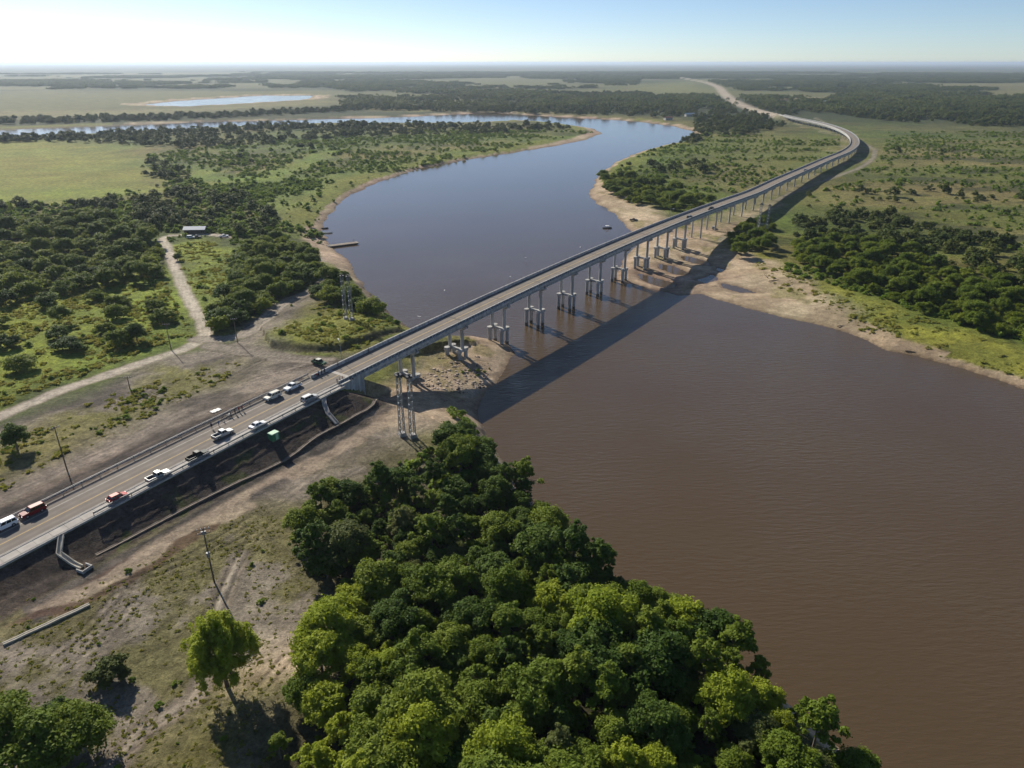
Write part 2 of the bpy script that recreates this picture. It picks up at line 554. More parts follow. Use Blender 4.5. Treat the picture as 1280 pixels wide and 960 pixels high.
M['joint'] = mat('joint_rubber', (0.06, 0.055, 0.05), 0.8)
M['galv'] = mat('galvanised_steel', (0.24, 0.25, 0.26), 0.6, 0.4, var=.1, scale=2)
M['steel_dark'] = mat('dark_steel', (0.06, 0.06, 0.065), 0.55, 0.4)
M['wood'] = mat('weathered_wood', (0.13, 0.10, 0.075), 0.9, var=.3, scale=4)
M['bark'] = mat('bark', (0.10, 0.075, 0.055), 0.95, var=.35, scale=5, bump=.3)
M['bark_pale'] = mat('pale_bark', (0.20, 0.17, 0.135), 0.95, var=.3, scale=5, bump=.3)
M['earth_curb'] = mat('earthen_kerb', (0.24, 0.195, 0.155), 0.95, var=.3, scale=1.2, bump=.3)
M['rock'] = mat('rubble_stone', (0.42, 0.33, 0.27), 0.95, var=.35, scale=2, bump=.3)
M['glass'] = mat('vehicle_glass', (0.012, 0.014, 0.017), 0.06, 0.0, var=.05)
M['tyre'] = mat('tyre_rubber', (0.018, 0.018, 0.018), 0.85)
M['rim'] = mat('wheel_rim', (0.42, 0.42, 0.43), 0.35, 0.8)
M['lamp_glass'] = mat('headlamp_glass', (0.75, 0.77, 0.78), 0.15)
M['tail'] = mat('tail_lamp', (0.35, 0.015, 0.012), 0.25)
M['plastic'] = mat('black_plastic', (0.022, 0.022, 0.024), 0.6)
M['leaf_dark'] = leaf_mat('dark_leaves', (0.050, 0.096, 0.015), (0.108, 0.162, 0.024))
M['leaf_mid'] = leaf_mat('mid_green_leaves', (0.095, 0.152, 0.016), (0.185, 0.235, 0.026))
M['leaf_olive'] = leaf_mat('olive_leaves', (0.095, 0.125, 0.034), (0.155, 0.175, 0.05))
M['leaf_yellow'] = leaf_mat('yellow_green_leaves', (0.22, 0.29, 0.024), (0.32, 0.37, 0.036), 0.45)
M['leaf_far'] = leaf_mat('distant_leaves', (0.058, 0.090, 0.018), (0.125, 0.150, 0.030), 0.25)
M['leaf_dome'] = leaf_mat('sunny_dome_leaves', (0.110, 0.168, 0.016), (0.215, 0.262, 0.026), 0.45)
M['scrub'] = leaf_mat('scrub_leaves', (0.118, 0.200, 0.022), (0.225, 0.305, 0.042), 0.45)
M['straw'] = leaf_mat('straw_tussock', (0.20, 0.24, 0.034), (0.30, 0.28, 0.07), 0.45)


weather(M['concrete'], 'streak'); weather(M['pile'], 'streak'); weather(M['rail_shade'], 'streak'); weather(M['asphalt'], 'lanes')


# ------------------------------------------------------------------ mesh helpers
class MB:
    def __init__(self):
        self.v = []; self.f = []; self.m = []; self.smooth = []

    def add(self, vs, fs, mi=0, sm=False):
        o = len(self.v)
        self.v.extend([tuple(map(float, p)) for p in vs])
        for f in fs:
            self.f.append([i + o for i in f]); self.m.append(mi); self.smooth.append(sm)
        return self

    def box(self, c, size, rz=0.0, mi=0, taper=1.0):
        hx, hy, hz = size[0] / 2, size[1] / 2, size[2] / 2
        cs, sn = math.cos(rz), math.sin(rz)
        vs = []
        for dz in (-1, 1):
            k = taper if dz > 0 else 1.0
            for dx, dy in ((-1, -1), (1, -1), (1, 1), (-1, 1)):
                x, y = dx * hx * k, dy * hy * k
                vs.append((c[0] + x * cs - y * sn, c[1] + x * sn + y * cs, c[2] + dz * hz))
        return self.add(vs, [(3, 2, 1, 0), (4, 5, 6, 7), (0, 1, 5, 4), (1, 2, 6, 5), (2, 3, 7, 6), (3, 0, 4, 7)], mi)

    def tube(self, p, q, r0, r1=None, n=8, mi=0, caps=True, sm=True):
        r1 = r0 if r1 is None else r1
        p = Vector(p); q = Vector(q); d = (q - p)
        if d.length < 1e-6:
            return self
        d.normalize()
        a = d.orthogonal().normalized(); b = d.cross(a)
        vs = []
        for c, r in ((p, r0), (q, r1)):
            for k in range(n):
                t = 2 * math.pi * k / n
                vs.append(c + a * (r * math.cos(t)) + b * (r * math.sin(t)))
        self.add(vs, [(k, (k + 1) % n, n + (k + 1) % n, n + k) for k in range(n)], mi, sm)
        if caps:
            self.add(vs, [tuple(range(n - 1, -1, -1)), tuple(range(n, 2 * n))], mi, False)
        return self

    def poly(self, outline, thick, mi=0):
        """outline: 3-d points of a planar polygon, extruded by vector thick"""
        n = len(outline)
        o = [Vector(p) for p in outline]; t = Vector(thick)
        vs = o + [p + t for p in o]
        return self.add(vs, [tuple(range(n - 1, -1, -1)), tuple(range(n, 2 * n))] + [(i, (i + 1) % n, n + (i + 1) % n, n + i) for i in range(n)], mi)

    def sweep(self, rows, mi=0, closed=True, caps=True, sm=False):
        """rows: list of cross sections (same number of points)"""
        k = len(rows[0]); vs = [p for r in rows for p in r]
        fs = []
        for i in range(len(rows) - 1):
            for j in range(k if closed else k - 1):
                a = i * k + j; b = i * k + (j + 1) % k
                fs.append((a, b, b + k, a + k))
        self.add(vs, fs, mi, sm)
        if caps and closed:
            self.add(rows[0], [tuple(range(k - 1, -1, -1))], mi); self.add(rows[-1], [tuple(range(k))], mi)
        return self

    def mesh(self, name, mats):
        me = bpy.data.meshes.new(name)
        me.from_pydata(self.v, [], self.f)
        for m in (mats if isinstance(mats, (list, tuple)) else [mats]):
            me.materials.append(m)
        me.polygons.foreach_set('material_index', self.m)
        me.polygons.foreach_set('use_smooth', self.smooth)
        bm = bmesh.new(); bm.from_mesh(me); bmesh.ops.recalc_face_normals(bm, faces=bm.faces); bm.to_mesh(me); bm.free()
        me.update()
        return me

    def build(self, name, mats, parent=None):
        return link(name, self.mesh(name, mats), parent)


def link(name, data, parent=None):
    o = bpy.data.objects.new(name, data)
    COL.objects.link(o)
    if parent is not None:
        o.parent = parent
    return o


def tag(o, label=None, cat=None, group=None, kind=None):
    if label: o['label'] = label
    if cat: o['category'] = cat
    if group: o['group'] = group
    if kind: o['kind'] = kind
    return o


def thing(name, loc, rz, label, cat, group=None):
    o = link(name, None)
    o.empty_display_size = 0.5
    o.location = loc; o.rotation_euler = (0, 0, rz)
    return tag(o, label, cat, group)


def copy_tree(o, parent=None):
    c = o.copy(); COL.objects.link(c); c.parent = parent
    for ch in o.children:
        copy_tree(ch, c)
    return c


# ------------------------------------------------------------------ terrain sheet
def fast_mesh(name, V, Fq, mats, col=None):
    me = bpy.data.meshes.new(name)
    n, k = Fq.shape
    me.vertices.add(len(V)); me.vertices.foreach_set('co', V.astype(np.float32).ravel())
    me.loops.add(n * k); me.loops.foreach_set('vertex_index', Fq.astype(np.int32).ravel())
    me.polygons.add(n)
    me.polygons.foreach_set('loop_start', (np.arange(n) * k).astype(np.int32))
    me.polygons.foreach_set('loop_total', np.full(n, k, np.int32))
    me.polygons.foreach_set('use_smooth', np.ones(n, bool))
    for m in mats:
        me.materials.append(m)
    me.update(calc_edges=True)
    if col is not None:
        a = me.color_attributes.new('Col', 'FLOAT_COLOR', 'POINT')
        a.data.foreach_set('color', col.astype(np.float32).ravel())
    return me


def gpoly(px):
    return np.array([atg(u, v)[:2] for (u, v) in px])


TRACK = [(-60, 545), (0, 521), (80, 487), (150, 464), (205, 445), (236, 434), (255, 421), (256, 408), (245, 390), (231, 364), (219, 335), (209, 310), (204, 298), (212, 294), (232, 293), (262, 293), (285, 296)]
TRACK2 = [(246, 424), (275, 424), (305, 418), (335, 395), (360, 375), (385, 366), (402, 352), (408, 335), (405, 318)]
TRACK3 = [(262, 432), (310, 440), (360, 448), (410, 452)]
SERVICE = [(835, 300), (862, 312), (890, 305), (925, 282), (950, 262), (985, 243), (1020, 229), (1050, 219), (1078, 208), (1092, 196), (1092, 187), (1080, 179), (1062, 172), (1045, 163), (1030, 153), (1018, 147)]
BPATH = [(300, 700), (275, 760), (265, 800), (240, 870), (170, 915), (140, 960)]
CUT = [(-40, 800), (0, 783), (60, 757), (110, 735), (150, 715), (230, 678), (300, 642), (350, 612), (420, 580), (480, 545), (540, 515)]


def terrain():
    azf = np.radians(np.linspace(-60, 60, 840))
    azc = np.radians(np.concatenate([np.arange(-180, -60, 4.0)])); azd = np.radians(np.arange(64, 180, 4.0))
    az = np.concatenate([azc, azf, azd])
    v = np.arange(960, 80.5, -1.35)
    dv = v - CY
    rr = H * (F * CP - dv * SP) / (dv * CP + F * SP)
    r = np.concatenate([np.linspace(4, rr[0], 50)[:-1], rr, rr[-1] * np.geomspace(1.15, 75000 / rr[-1], 10)])
    R_, A_ = np.meshgrid(r, az, indexing='ij')
    x = (R_ * np.sin(A_)).ravel(); y = (R_ * np.cos(A_)).ravel()
    dist = np.hypot(x, y)
    z, sd, bw, s, d, embm = ground(x, y, True)
    z = z.ravel()
    z = np.where(dist > 9000, np.minimum(z, 2.5), z)
    nz = len(x)
    col = np.zeros((nz, 4))
    wob = 1.0 + dist * 0.006
    wx = x + (fbm(x, y, 18, 51, 4) - .5) * 9 * np.minimum(wob, 12)
    wy = y + (fbm(x, y, 18, 57, 4) - .5) * 9 * np.minimum(wob, 12)

    def soft(poly, w=2.0):
        P = gpoly(poly)
        bb = (wx > P[:, 0].min() - 30) & (wx < P[:, 0].max() + 30) & (wy > P[:, 1].min() - 30) & (wy < P[:, 1].max() + 30)
        out = np.zeros(nz)
        if bb.any():
            e = polydist(P, wx[bb], wy[bb])
            e = np.where(inside(P, wx[bb], wy[bb]), e, -e)
            ww = w * (1 + dist[bb] * 0.01)
            out[bb] = sstep(-ww, ww, e)
        return out

    def lay(mask, c, cover=1.0):
        mm = np.clip(mask, 0, 1)[:, None]
        col[:] = col * (1 - mm) + np.array([*c, cover])[None, :] * mm

    def mixn(mask, c1, c2, nn, cover=1.0):
        t = np.clip(nn, 0, 1)[:, None]
        cc = np.array(c1)[None, :] * (1 - t) + np.array(c2)[None, :] * t
        mm = np.clip(mask, 0, 1)[:, None]
        tgt = np.concatenate([cc, np.full((nz, 1), cover)], 1)
        col[:] = col * (1 - mm) + tgt * mm

    GREEN, OLIVE, SCRUBC = (0.112, 0.155, 0.026), (0.180, 0.165, 0.048), (0.058, 0.080, 0.020)
    LIME, STRAW, SAND, DUST = (0.235, 0.285, 0.034), (0.225, 0.20, 0.062), (0.43, 0.335, 0.225), (0.30, 0.255, 0.20)
    GREYD, SOIL = (0.185, 0.155, 0.125), (0.082, 0.066, 0.054)
    k1 = fbm(x, y, 130, 61, 5); k2 = fbm(x, y, 420, 67, 5); k3 = fbm(x, y, 24, 71, 4)
    mixn(np.ones(nz), GREEN, OLIVE, sstep(.38, .62, k1))
    lay(sstep(.52, .62, k3) * .7, SCRUBC)
    # far country: fields and woodland patches stretched across the view
    fx = fbm(x * .8, y * 1.0, 520, 77, 6); fy = fbm(x * .6, y, 1700, 83, 5)
    farm = sstep(900, 1700, dist)
    mixn(farm, (0.040, 0.055, 0.022), (0.125, 0.13, 0.05), sstep(.44, .60, fx))
    lay(farm * sstep(.58, .66, fy) * .8, (0.17, 0.16, 0.07))
    lay(sstep(5500, 12000, dist) * .75, (0.045, 0.062, 0.03))
    # named fields
    lay(soft([(-60, 180), (0, 177), (90, 174), (150, 190), (190, 208), (200, 232), (130, 243), (60, 247), (0, 246), (-60, 250)], 5), (0.225, 0.235, 0.044))
    lay(soft([(-60, 240), (60, 240), (150, 235), (205, 240), (120, 252), (0, 256), (-60, 256)], 4) * .8, LIME)
    lay(soft([(-100, 120), (60, 116), (250, 114), (390, 114), (385, 120), (250, 122), (180, 133), (100, 138), (-100, 141)], 6), (0.125, 0.13, 0.05))
    lay(soft([(-100, 139), (120, 137), (250, 134), (400, 122), (450, 128), (300, 137), (140, 147), (-100, 149)], 6), (0.19, 0.175, 0.07))
    lay(soft([(430, 134), (560, 137), (700, 141), (820, 148), (865, 158), (850, 152), (760, 147), (600, 139), (480, 139)], 4), (0.20, 0.18, 0.06))
    lay(soft([(238, 208), (262, 212), (262, 222), (320, 222), (410, 186), (420, 190), (345, 228), (265, 230), (240, 222)], 3), (0.165, 0.245, 0.026))
    lay(soft([(300, 235), (400, 215), (560, 190), (700, 172), (730, 172), (640, 190), (520, 210), (440, 238), (400, 270), (360, 285), (330, 262)], 3) * .75, (0.14, 0.20, 0.03))
    lay(soft([(800, 106), (880, 100), (890, 112), (850, 118), (800, 112)], 6), (0.16, 0.17, 0.06))
    lay(soft([(885, 178), (960, 168), (1040, 178), (1060, 195), (1010, 208), (940, 212), (870, 205)], 5) * .8, (0.15, 0.16, 0.042))
    lay(soft([(880, 205), (960, 208), (1000, 212), (960, 226), (900, 240), (870, 232)], 5) * .7, (0.19, 0.165, 0.06))
    rb = soft([(1085, 175), (1500, 175), (1500, 330), (1290, 320), (1150, 285), (1000, 268), (1000, 252), (1080, 220), (1105, 195)], 6)
    mixn(rb, (0.135, 0.15, 0.036), (0.205, 0.18, 0.064), sstep(.40, .60, fbm(x * .35, y, 55, 91, 4)))
    lay(rb * sstep(.54, .62, fbm(x * .4, y, 26, 97, 4)) * .75, (0.055, 0.062, 0.024))
    # near fields
    lg = soft([(-60, 380), (0, 372), (100, 352), (190, 340), (212, 345), (225, 375), (236, 405), (240, 420), (200, 436), (140, 458), (70, 482), (0, 512), (-60, 540)], 2.5)
    mixn(lg, LIME, (0.175, 0.225, 0.028), sstep(.4, .6, k3))
    mixn(soft([(214, 306), (235, 300), (262, 300), (292, 320), (290, 345), (262, 392), (250, 400), (236, 370), (222, 335)], 2), (0.215, 0.235, 0.04), LIME, k3 * 1.2)
    mixn(soft([(335, 420), (360, 402), (410, 385), (450, 385), (492, 404), (500, 410), (455, 430), (410, 440), (372, 440)], 2), (0.225, 0.23, 0.045), (0.145, 0.18, 0.03), sstep(.4, .6, k3))
    # builders' ground left of the road, cleared ground right of it
    sc_d = polydist(SCARP, x, y, False)
    wk = soft([(-80, 560), (0, 530), (100, 490), (200, 452), (245, 432), (300, 420), (335, 392), (390, 364), (420, 368), (360, 402), (340, 425), (372, 446), (420, 452), (440, 447), (400, 470), (260, 535), (100, 610), (-80, 700)], 2)
    mixn(wk, (0.115, 0.097, 0.08), (0.25, 0.21, 0.165), sstep(.36, .60, fbm(s * .35, d, 6, 101, 5)), .4)
    vg = soft([(-60, 580), (40, 535), (130, 487), (215, 462), (300, 452), (300, 462), (215, 490), (130, 545), (60, 590), (-60, 640)], 3)
    mixn(vg * sstep(.33, .47, fbm(x, y, 16, 103, 4)), (0.17, 0.165, 0.05), (0.23, 0.20, 0.08), k3, .8)
    cl = soft([(-80, 800), (0, 760), (100, 720), (200, 670), (330, 605), (470, 540), (560, 500), (600, 500), (600, 560), (560, 600), (430, 620), (380, 660), (410, 720), (420, 800), (350, 890), (330, 1000), (-80, 1000)], 3)
    mixn(cl, (0.315, 0.268, 0.205), (0.215, 0.182, 0.138), sstep(.35, .65, fbm(x, y, 11, 107, 4)), .3)
    mixn(cl * sstep(.42, .56, fbm(x, y, 10, 109, 6)) * .8 * (1 - soft([(300, 640), (400, 590), (560, 520), (560, 545), (440, 600), (380, 640)], 4)), (0.15, 0.145, 0.048), (0.20, 0.175, 0.07), k3, .85)
    lay(soft([(195, 940), (240, 915), (300, 915), (330, 960), (300, 1000), (180, 1000)], 3) * .9, (0.16, 0.15, 0.045), .9)
    lay(soft([(555, 535), (600, 520), (610, 560), (560, 570), (520, 575)], 3) * .7, (0.20, 0.185, 0.05), .8)
    lay(soft([(330, 800), (380, 790), (410, 800), (395, 830), (340, 840), (300, 845)], 3) * .9, (0.46, 0.36, 0.24), .2)
    # forest floor
    lay(soft([(380, 700), (430, 650), (560, 570), (640, 620), (700, 700), (800, 770), (960, 880), (1200, 1060), (1200, 1200), (330, 1200), (340, 920), (410, 820)], 4) * .9, (0.075, 0.068, 0.038), .9)
    # road works: embankment slopes
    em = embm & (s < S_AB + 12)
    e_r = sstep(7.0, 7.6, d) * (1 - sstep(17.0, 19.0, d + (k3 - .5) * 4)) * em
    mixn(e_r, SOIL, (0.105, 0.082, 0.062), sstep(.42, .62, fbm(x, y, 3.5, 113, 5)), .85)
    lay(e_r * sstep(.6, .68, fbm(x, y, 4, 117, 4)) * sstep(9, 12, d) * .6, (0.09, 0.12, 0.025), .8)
    e_m = sstep(17.0, 18.5, d) * (1 - sstep(22.5, 25, d + (k3 - .5) * 4)) * embm * (s < S_AB + 30) * (s > -5)
    mixn(e_m * .95, (0.066, 0.058, 0.052), (0.135, 0.115, 0.098), sstep(.45, .6, fbm(s * .4, d, 2.5, 115, 3)), .45)
    e_l = sstep(6.6, 7.0, -d) * (1 - sstep(22, 26, -d + (k3 - .5) * 6)) * em
    mixn(e_l, (0.185, 0.148, 0.112), (0.075, 0.06, 0.05), sstep(.38, .58, fbm(s * .18, d, 3.2, 119, 4)), .4)
    lay(sstep(.2, .9, np.exp(-((-d - 18.5 + (k1 - .5) * 10) / 3.2) ** 2)) * embm * (s < S_AB - 15) * (.45 + .55 * sstep(.4, .55, fbm(s * .3, d, 2.0, 121, 3))), (0.062, 0.053, 0.046), .5)
    lay(sstep(.4, 1.0, np.exp(-((-d - 8.4) / 1.2) ** 2)) * em * .7, (0.085, 0.067, 0.054), .3)
    lay(sstep(.5, 1.0, np.exp(-((-d - 13.2 - (k1 - .5) * 4) / .6) ** 2)) * em * .7, (0.08, 0.066, 0.055), .2)
    # excavated strip and tan path at the toe on the near side
    pc = polydist(gpoly(CUT), wx, wy, False)
    lay((1 - sstep(1.6, 3.0, pc)) * .85 * sstep(18.5, 20.5, d), (0.40, 0.32, 0.225), .15)
    lft = sstep(130, 110, y) * 0 + (x < -62)
    lay((1 - sstep(.8, 1.6, np.abs(pc - 3.4))) * lft * .8 * sstep(19.5, 21, d), (0.125, 0.078, 0.05), .2)
    # dirt tracks
    track_m = np.zeros(nz)
    for pl, w, c in ((TRACK, 1.9, (0.50, 0.435, 0.35)), (TRACK2, 2.6, (0.33, 0.285, 0.23)), (TRACK3, 2.6, (0.26, 0.22, 0.175)), (SERVICE, 1.9, (0.25, 0.225, 0.165)), (BPATH, 1.3, (0.33, 0.28, 0.215))):
        P = resample(gpoly(pl), 4.0)
        bb = (x > P[:, 0].min() - 20) & (x < P[:, 0].max() + 20) & (y > P[:, 1].min() - 20) & (y < P[:, 1].max() + 20)
        q = np.full(nz, 99.0)
        jx = x[bb] + (fbm(x[bb], y[bb], 5, 123, 3) - .5) * 1.6; jy = y[bb] + (fbm(x[bb], y[bb], 5, 127, 3) - .5) * 1.6
        q[bb] = polydist(P, jx, jy, False)
        lay(1 - sstep(w + .2, w + 1.6, q), (c[0] * .62, c[1] * .6, c[2] * .58), .2)
        lay(1 - sstep(w - .5, w + .5, q), c, .1)
        lay(np.exp(-((q - 0.95) / .38) ** 2) * .55, (c[0] * .62, c[1] * .6, c[2] * .58), .1)
        z -= np.exp(-((q - 0.95) / .5) ** 2) * .10 * (dist < 500)
        track_m = np.maximum(track_m, (q < w + .3) * 1.0)
    lay((1 - sstep(1.5, 4.2, sc_d + (k3 - .5) * 5)) * inside(TERR, x, y) * .8, (0.10, 0.085, 0.055), .8)
    # tyre marks over the builders' ground
    tm = np.abs(np.sin((d + 4.0 * fbm(x, y, 40, 131, 3)) * 1.05 + s * .02))
    lay(wk * (1 - sstep(.0, .22, tm)) * .45 * sstep(-.1, .1, -d), (0.10, 0.085, 0.07), .2)
    # ruts left by lorries
    nr_ = dist < 420
    for pl in ([(0, 870), (60, 830), (110, 790), (150, 750)], [(-20, 905), (60, 862), (120, 812), (170, 760)], [(150, 742), (260, 692), (340, 640), (400, 600)], [(170, 738), (280, 694), (370, 644), (450, 600)],
               [(-20, 610), (120, 547), (250, 490), (330, 450)], [(-20, 632), (150, 552), (300, 480), (390, 455)], [(250, 440), (330, 445), (400, 450)], [(262, 428), (320, 405), (380, 372)], [(255, 425), (330, 432), (372, 440)],
               [(330, 640), (420, 612), (500, 562), (560, 525)], [(200, 880), (260, 800), (290, 720), (330, 660)], [(-20, 660), (150, 590), (280, 520), (400, 462)], [(120, 960), (200, 900), (300, 880), (360, 820)]):
        Pq = resample(gpoly(pl), 5.0)
        bb = nr_ & (x > Pq[:, 0].min() - 8) & (x < Pq[:, 0].max() + 8) & (y > Pq[:, 1].min() - 8) & (y < Pq[:, 1].max() + 8)
        qq = np.full(nz, 99.0); qq[bb] = polydist(Pq, x[bb] + (k3[bb] - .5) * 3, y[bb] + (k1[bb] - .5) * 3, False)
        rm = np.exp(-((qq - .95) / .30) ** 2) * (1 - sandm * 0 if False else 1) * (.35 + .65 * sstep(.4, .6, k3))
        col[:, :3] *= (1 - .48 * rm)[:, None]; z -= rm * .12
        col[:, :3] *= (1 + .18 * np.exp(-(qq / .35) ** 2))[:, None]
    # far unsurfaced road
    k = AS > S_END - 5
    far = (y > 1000) & (x > 150)
    q = np.full(nz, 999.0); q[far] = polydist(AX[k][:, :2], x[far], y[far], False)
    lay(1 - sstep(10, 24, q), (0.37, 0.315, 0.24), .1)
    track_m = np.maximum(track_m, (q < 14) * 1.0)
    k = (AS > 330) & (AS < S_END)
    far = (y > 380) & (x > 60)
    q = np.full(nz, 999.0); q[far] = polydist(AX[k][::4, :2], wx[far], wy[far], False)
    lay((1 - sstep(8, 16, q)) * .75 * (sd > 3), (0.235, 0.205, 0.115), .4)
    # banks: bare sand next to the water, wet at the edge
    sw = np.where(bw > 17, bw * .75, np.where(bw > 11, bw * .55, 3.2)) * (.75 + .6 * fbm(x, y, 20, 137, 3)) * (1 + dist * .0009)
    sandm = (sd > -8) * (1 - sstep(sw * .8, sw * 1.25, sd)) * (sd > -30)
    beach = soft([(872, 366), (900, 330), (925, 322), (955, 340), (1010, 358), (1045, 372), (1075, 395), (1110, 418), (1160, 438), (1285, 476), (1285, 500), (1100, 460), (900, 400)], 3)
    sandm = np.maximum(sandm, beach * (sd > -5))
    beach2 = soft([(738, 246), (752, 250), (790, 262), (840, 268), (900, 288), (930, 268), (960, 260), (900, 330), (870, 360), (780, 350), (770, 330), (800, 296)], 3)
    sandm = np.maximum(sandm, beach2 * (sd > -5) * sstep(.36, .5, fbm(x, y, 14, 139, 4)))
    beach3 = soft([(465, 500), (500, 462), (540, 440), (600, 425), (646, 442), (600, 515), (560, 535), (500, 545), (470, 530)], 3)
    sandm = np.maximum(sandm, beach3 * (sd > -5) * (1 - e_r) * .9)
    tone = sstep(.35, .65, fbm(x * .6, y, 9, 149, 4))
    mixn(sandm, (0.455, 0.355, 0.24), (0.33, 0.25, 0.165), tone, .2)
    left = (x < 40) & (y < 420)
    lay(sandm * (1 - sstep(.2, 2.2 + dist * .004, sd)) * .75, (0.20, 0.145, 0.09), .1)
    lay((sandm > .5) * (bw > 17) * sstep(.56, .66, fbm(x, y, 10, 151, 4)) * sstep(3, 8, sd) * .6, (0.20, 0.18, 0.06), .7)
    # strip of lush grass behind the sand of the left bank and the right bank meadow
    lush = (sd > 0) * (1 - sstep(sw * 1.2 + 14, sw * 1.2 + 30, sd)) * (1 - sandm) * ((bw < 13) & (y > 340)) * (x < 235 + (y - 1000) * .1)
    lay(lush * .75, (0.19, 0.205, 0.035), .9)
    md = soft([(930, 300), (958, 318), (1000, 338), (1060, 360), (1120, 388), (1200, 415), (1290, 438), (1500, 500), (1500, 560), (1285, 474), (1200, 452), (1140, 428), (1090, 405), (1050, 376), (1000, 360), (960, 342), (935, 325)], 2.5)
    mixn(md * (1 - sandm * .9), (0.255, 0.25, 0.04), (0.185, 0.195, 0.035), sstep(.4, .62, fbm(x, y, 12, 157, 4)), .75)
    lay((sd < 0), (0.12, 0.085, 0.055), .1)
    lay((bw < 7) * (y > 250) * (x < 20) * (sd > 0) * (1 - sstep(3, 7, sd)) * .7, (0.10, 0.085, 0.055), .4)

    V = np.stack([x, y, z], 1)
    nr, na = len(r), len(az)
    idx = np.arange(nr * na).reshape(nr, na)
    a = idx[:-1, :]; b = idx[1:, :]
    a2 = np.roll(a, -1, 1); b2 = np.roll(b, -1, 1)
    Fq = np.stack([a.ravel(), a2.ravel(), b2.ravel(), b.ravel()], 1)[:, ::-1]
    # normals of the whole sheet, so that the named pieces of ground join without a seam
    p0, p1, p2, p3 = V[Fq[:, 0]], V[Fq[:, 1]], V[Fq[:, 2]], V[Fq[:, 3]]
    fn = np.cross(p2 - p0, p3 - p1)
    fn *= np.sign(fn[:, 2:3] + 1e-12)
    vn = np.zeros_like(V)
    for c in range(4):
        for ax_ in range(3):
            vn[:, ax_] += np.bincount(Fq[:, c], fn[:, ax_] / (np.linalg.norm(fn, axis=1) + 1e-9), minlength=len(V))
    vn /= np.linalg.norm(vn, axis=1)[:, None] + 1e-9
    if (np.cross(p1 - p0, p2 - p0)[:, 2]).mean() < 0:
        Fq = Fq[:, ::-1]
    zone = np.zeros(nz, int)
    zone[(sandm > .5) & (sd > -1.5) & (dist < 3000)] = 1
    zone[track_m > .5] = 2
    zone[em & (d > 7.0) & (d < 18.5) & (s > -165)] = 3
    zone[em & (d < -6.7) & (-d < 16) & (s > -165)] = 3
    zone[em & (np.abs(d) <= 7.0) & (s > -165)] = 3
    fz = zone[Fq[:, 0]]
    for zi, nm in ((0, 'ground'), (1, 'sand_bank'), (2, 'dirt_track'), (3, 'embankment')):
        fs = Fq[fz == zi]
        u, inv = np.unique(fs.ravel(), return_inverse=True)
        me = fast_mesh(nm, V[u], inv.reshape(-1, 4), [M['ground']], col[u])
        me.normals_split_custom_set_from_vertices(vn[u])
        tag(link(nm, me), kind='structure')


terrain()

# water: one sheet for the river, one for each lagoon
w = MB(); w.add([(-4000, -60, 0), (1200, -60, 0), (1200, 2600, 0), (-4000, 2600, 0)], [(0, 1, 2, 3)])
tag(w.build('river', M['water']), kind='structure')
for p in LAGW:
    c = p.mean(0); q = c + (p - c) * 1.06
    w = MB(); w.add([(a, b, 0.12) for a, b in q], [tuple(range(len(q)))])
    tag(w.build('lagoon', M['lagoon']), kind='structure')


# ------------------------------------------------------------------ road on the embankment
def stations(s0, s1, step):
    n = max(int(round((s1 - s0) / step)), 1)
    return [s0 + (s1 - s0) * i / n for i in range(n + 1)]


def strip(mb, s0, s1, prof, step=6.0, mi=0):
    """sweep a closed cross section [(d, dz), ...] along the road axis"""
    return mb.sweep([[road(s, d, dz) for d, dz in prof] for s in stations(s0, s1, step)], mi)


S0 = -158.0
rd = tag(strip(MB(), S0, S_AB - 3, [(-6.5, -.6), (4.0, -.6), (4.0, 0), (-6.5, 0)]).build('road', M['asphalt']), kind='structure')
for d0, d1, nm, mm in ((-.10, .10, 'centre_line', 'line_yellow'), (-3.68, -3.56, 'edge_line', 'line_white'), (3.45, 3.57, 'edge_line', 'line_white')):
    strip(MB(), S0, S_AB - 3, [(d0, .001), (d1, .001), (d1, .006), (d0, .006)]).build(nm, M[mm], rd)
sw_ = tag(strip(MB(), S0, S_AB - 8, [(4.05, -.55), (7.2, -.55), (7.2, -.02), (4.05, -.02)]).build('sidewalk', M['concrete_slab']), kind='structure')
s = S0
while s < S_AB - 11:
    strip(MB(), s + .03, s + 2.97, [(4.08, -.01), (6.55, -.01), (6.55, .05 + random.uniform(-.012, .012)), (4.08, .05)], 3).build('slab', M['concrete_slab'], sw_)
    s += 3.0
strip(MB(), S0, S_AB - 8, [(4.0, -.01), (4.22, -.01), (4.2, .14), (4.04, .14)]).build('kerb', M['concrete'], sw_)
strip(MB(), S0, S_AB - 8, [(6.98, -.01), (7.2, -.01), (7.2, .16), (7.0, .16)]).build('kerb', M['concrete'], sw_)


def guard_rail(s0, s1, d, face, label):
    t = thing('guard_rail', road(s0, d), 0, label, 'guard rail')
    base = Vector(road(s0, d))
    b = MB()
    for zz in (.52, .68, .84):
        pass
    prof = [(0, .50), (.07 * face, .56), (0, .64), (.0, .70), (.07 * face, .78), (0, .86), (-.03 * face, .86), (-.03 * face, .50)]
    b.sweep([[Vector(road(s, d + a, z)) - base for a, z in prof] for s in stations(s0, s1, 6)], 0)
    b.build('rail', M['galv'], t)
    b = MB()
    b.sweep([[Vector(road(s, d + a, z)) - base for a, z in [(-.12 * face, .98), (-.04 * face, .98), (-.04 * face, 1.06), (-.12 * face, 1.06)]] for s in stations(s0, s1, 6)], 0)
    b.build('top_rail', M['galv'], t)
    pm = None
    for s in stations(s0, s1, 4.0):
        o = road(s, d - .08 * face) - np.array(base)
        if pm is None:
            pm = MB().box((0, 0, .40), (.12, .14, 1.3), 0).mesh('post', M['galv'])
        p = link('post', pm, t); p.location = o; p.rotation_euler = (0, 0, road_dir(s))
    return t


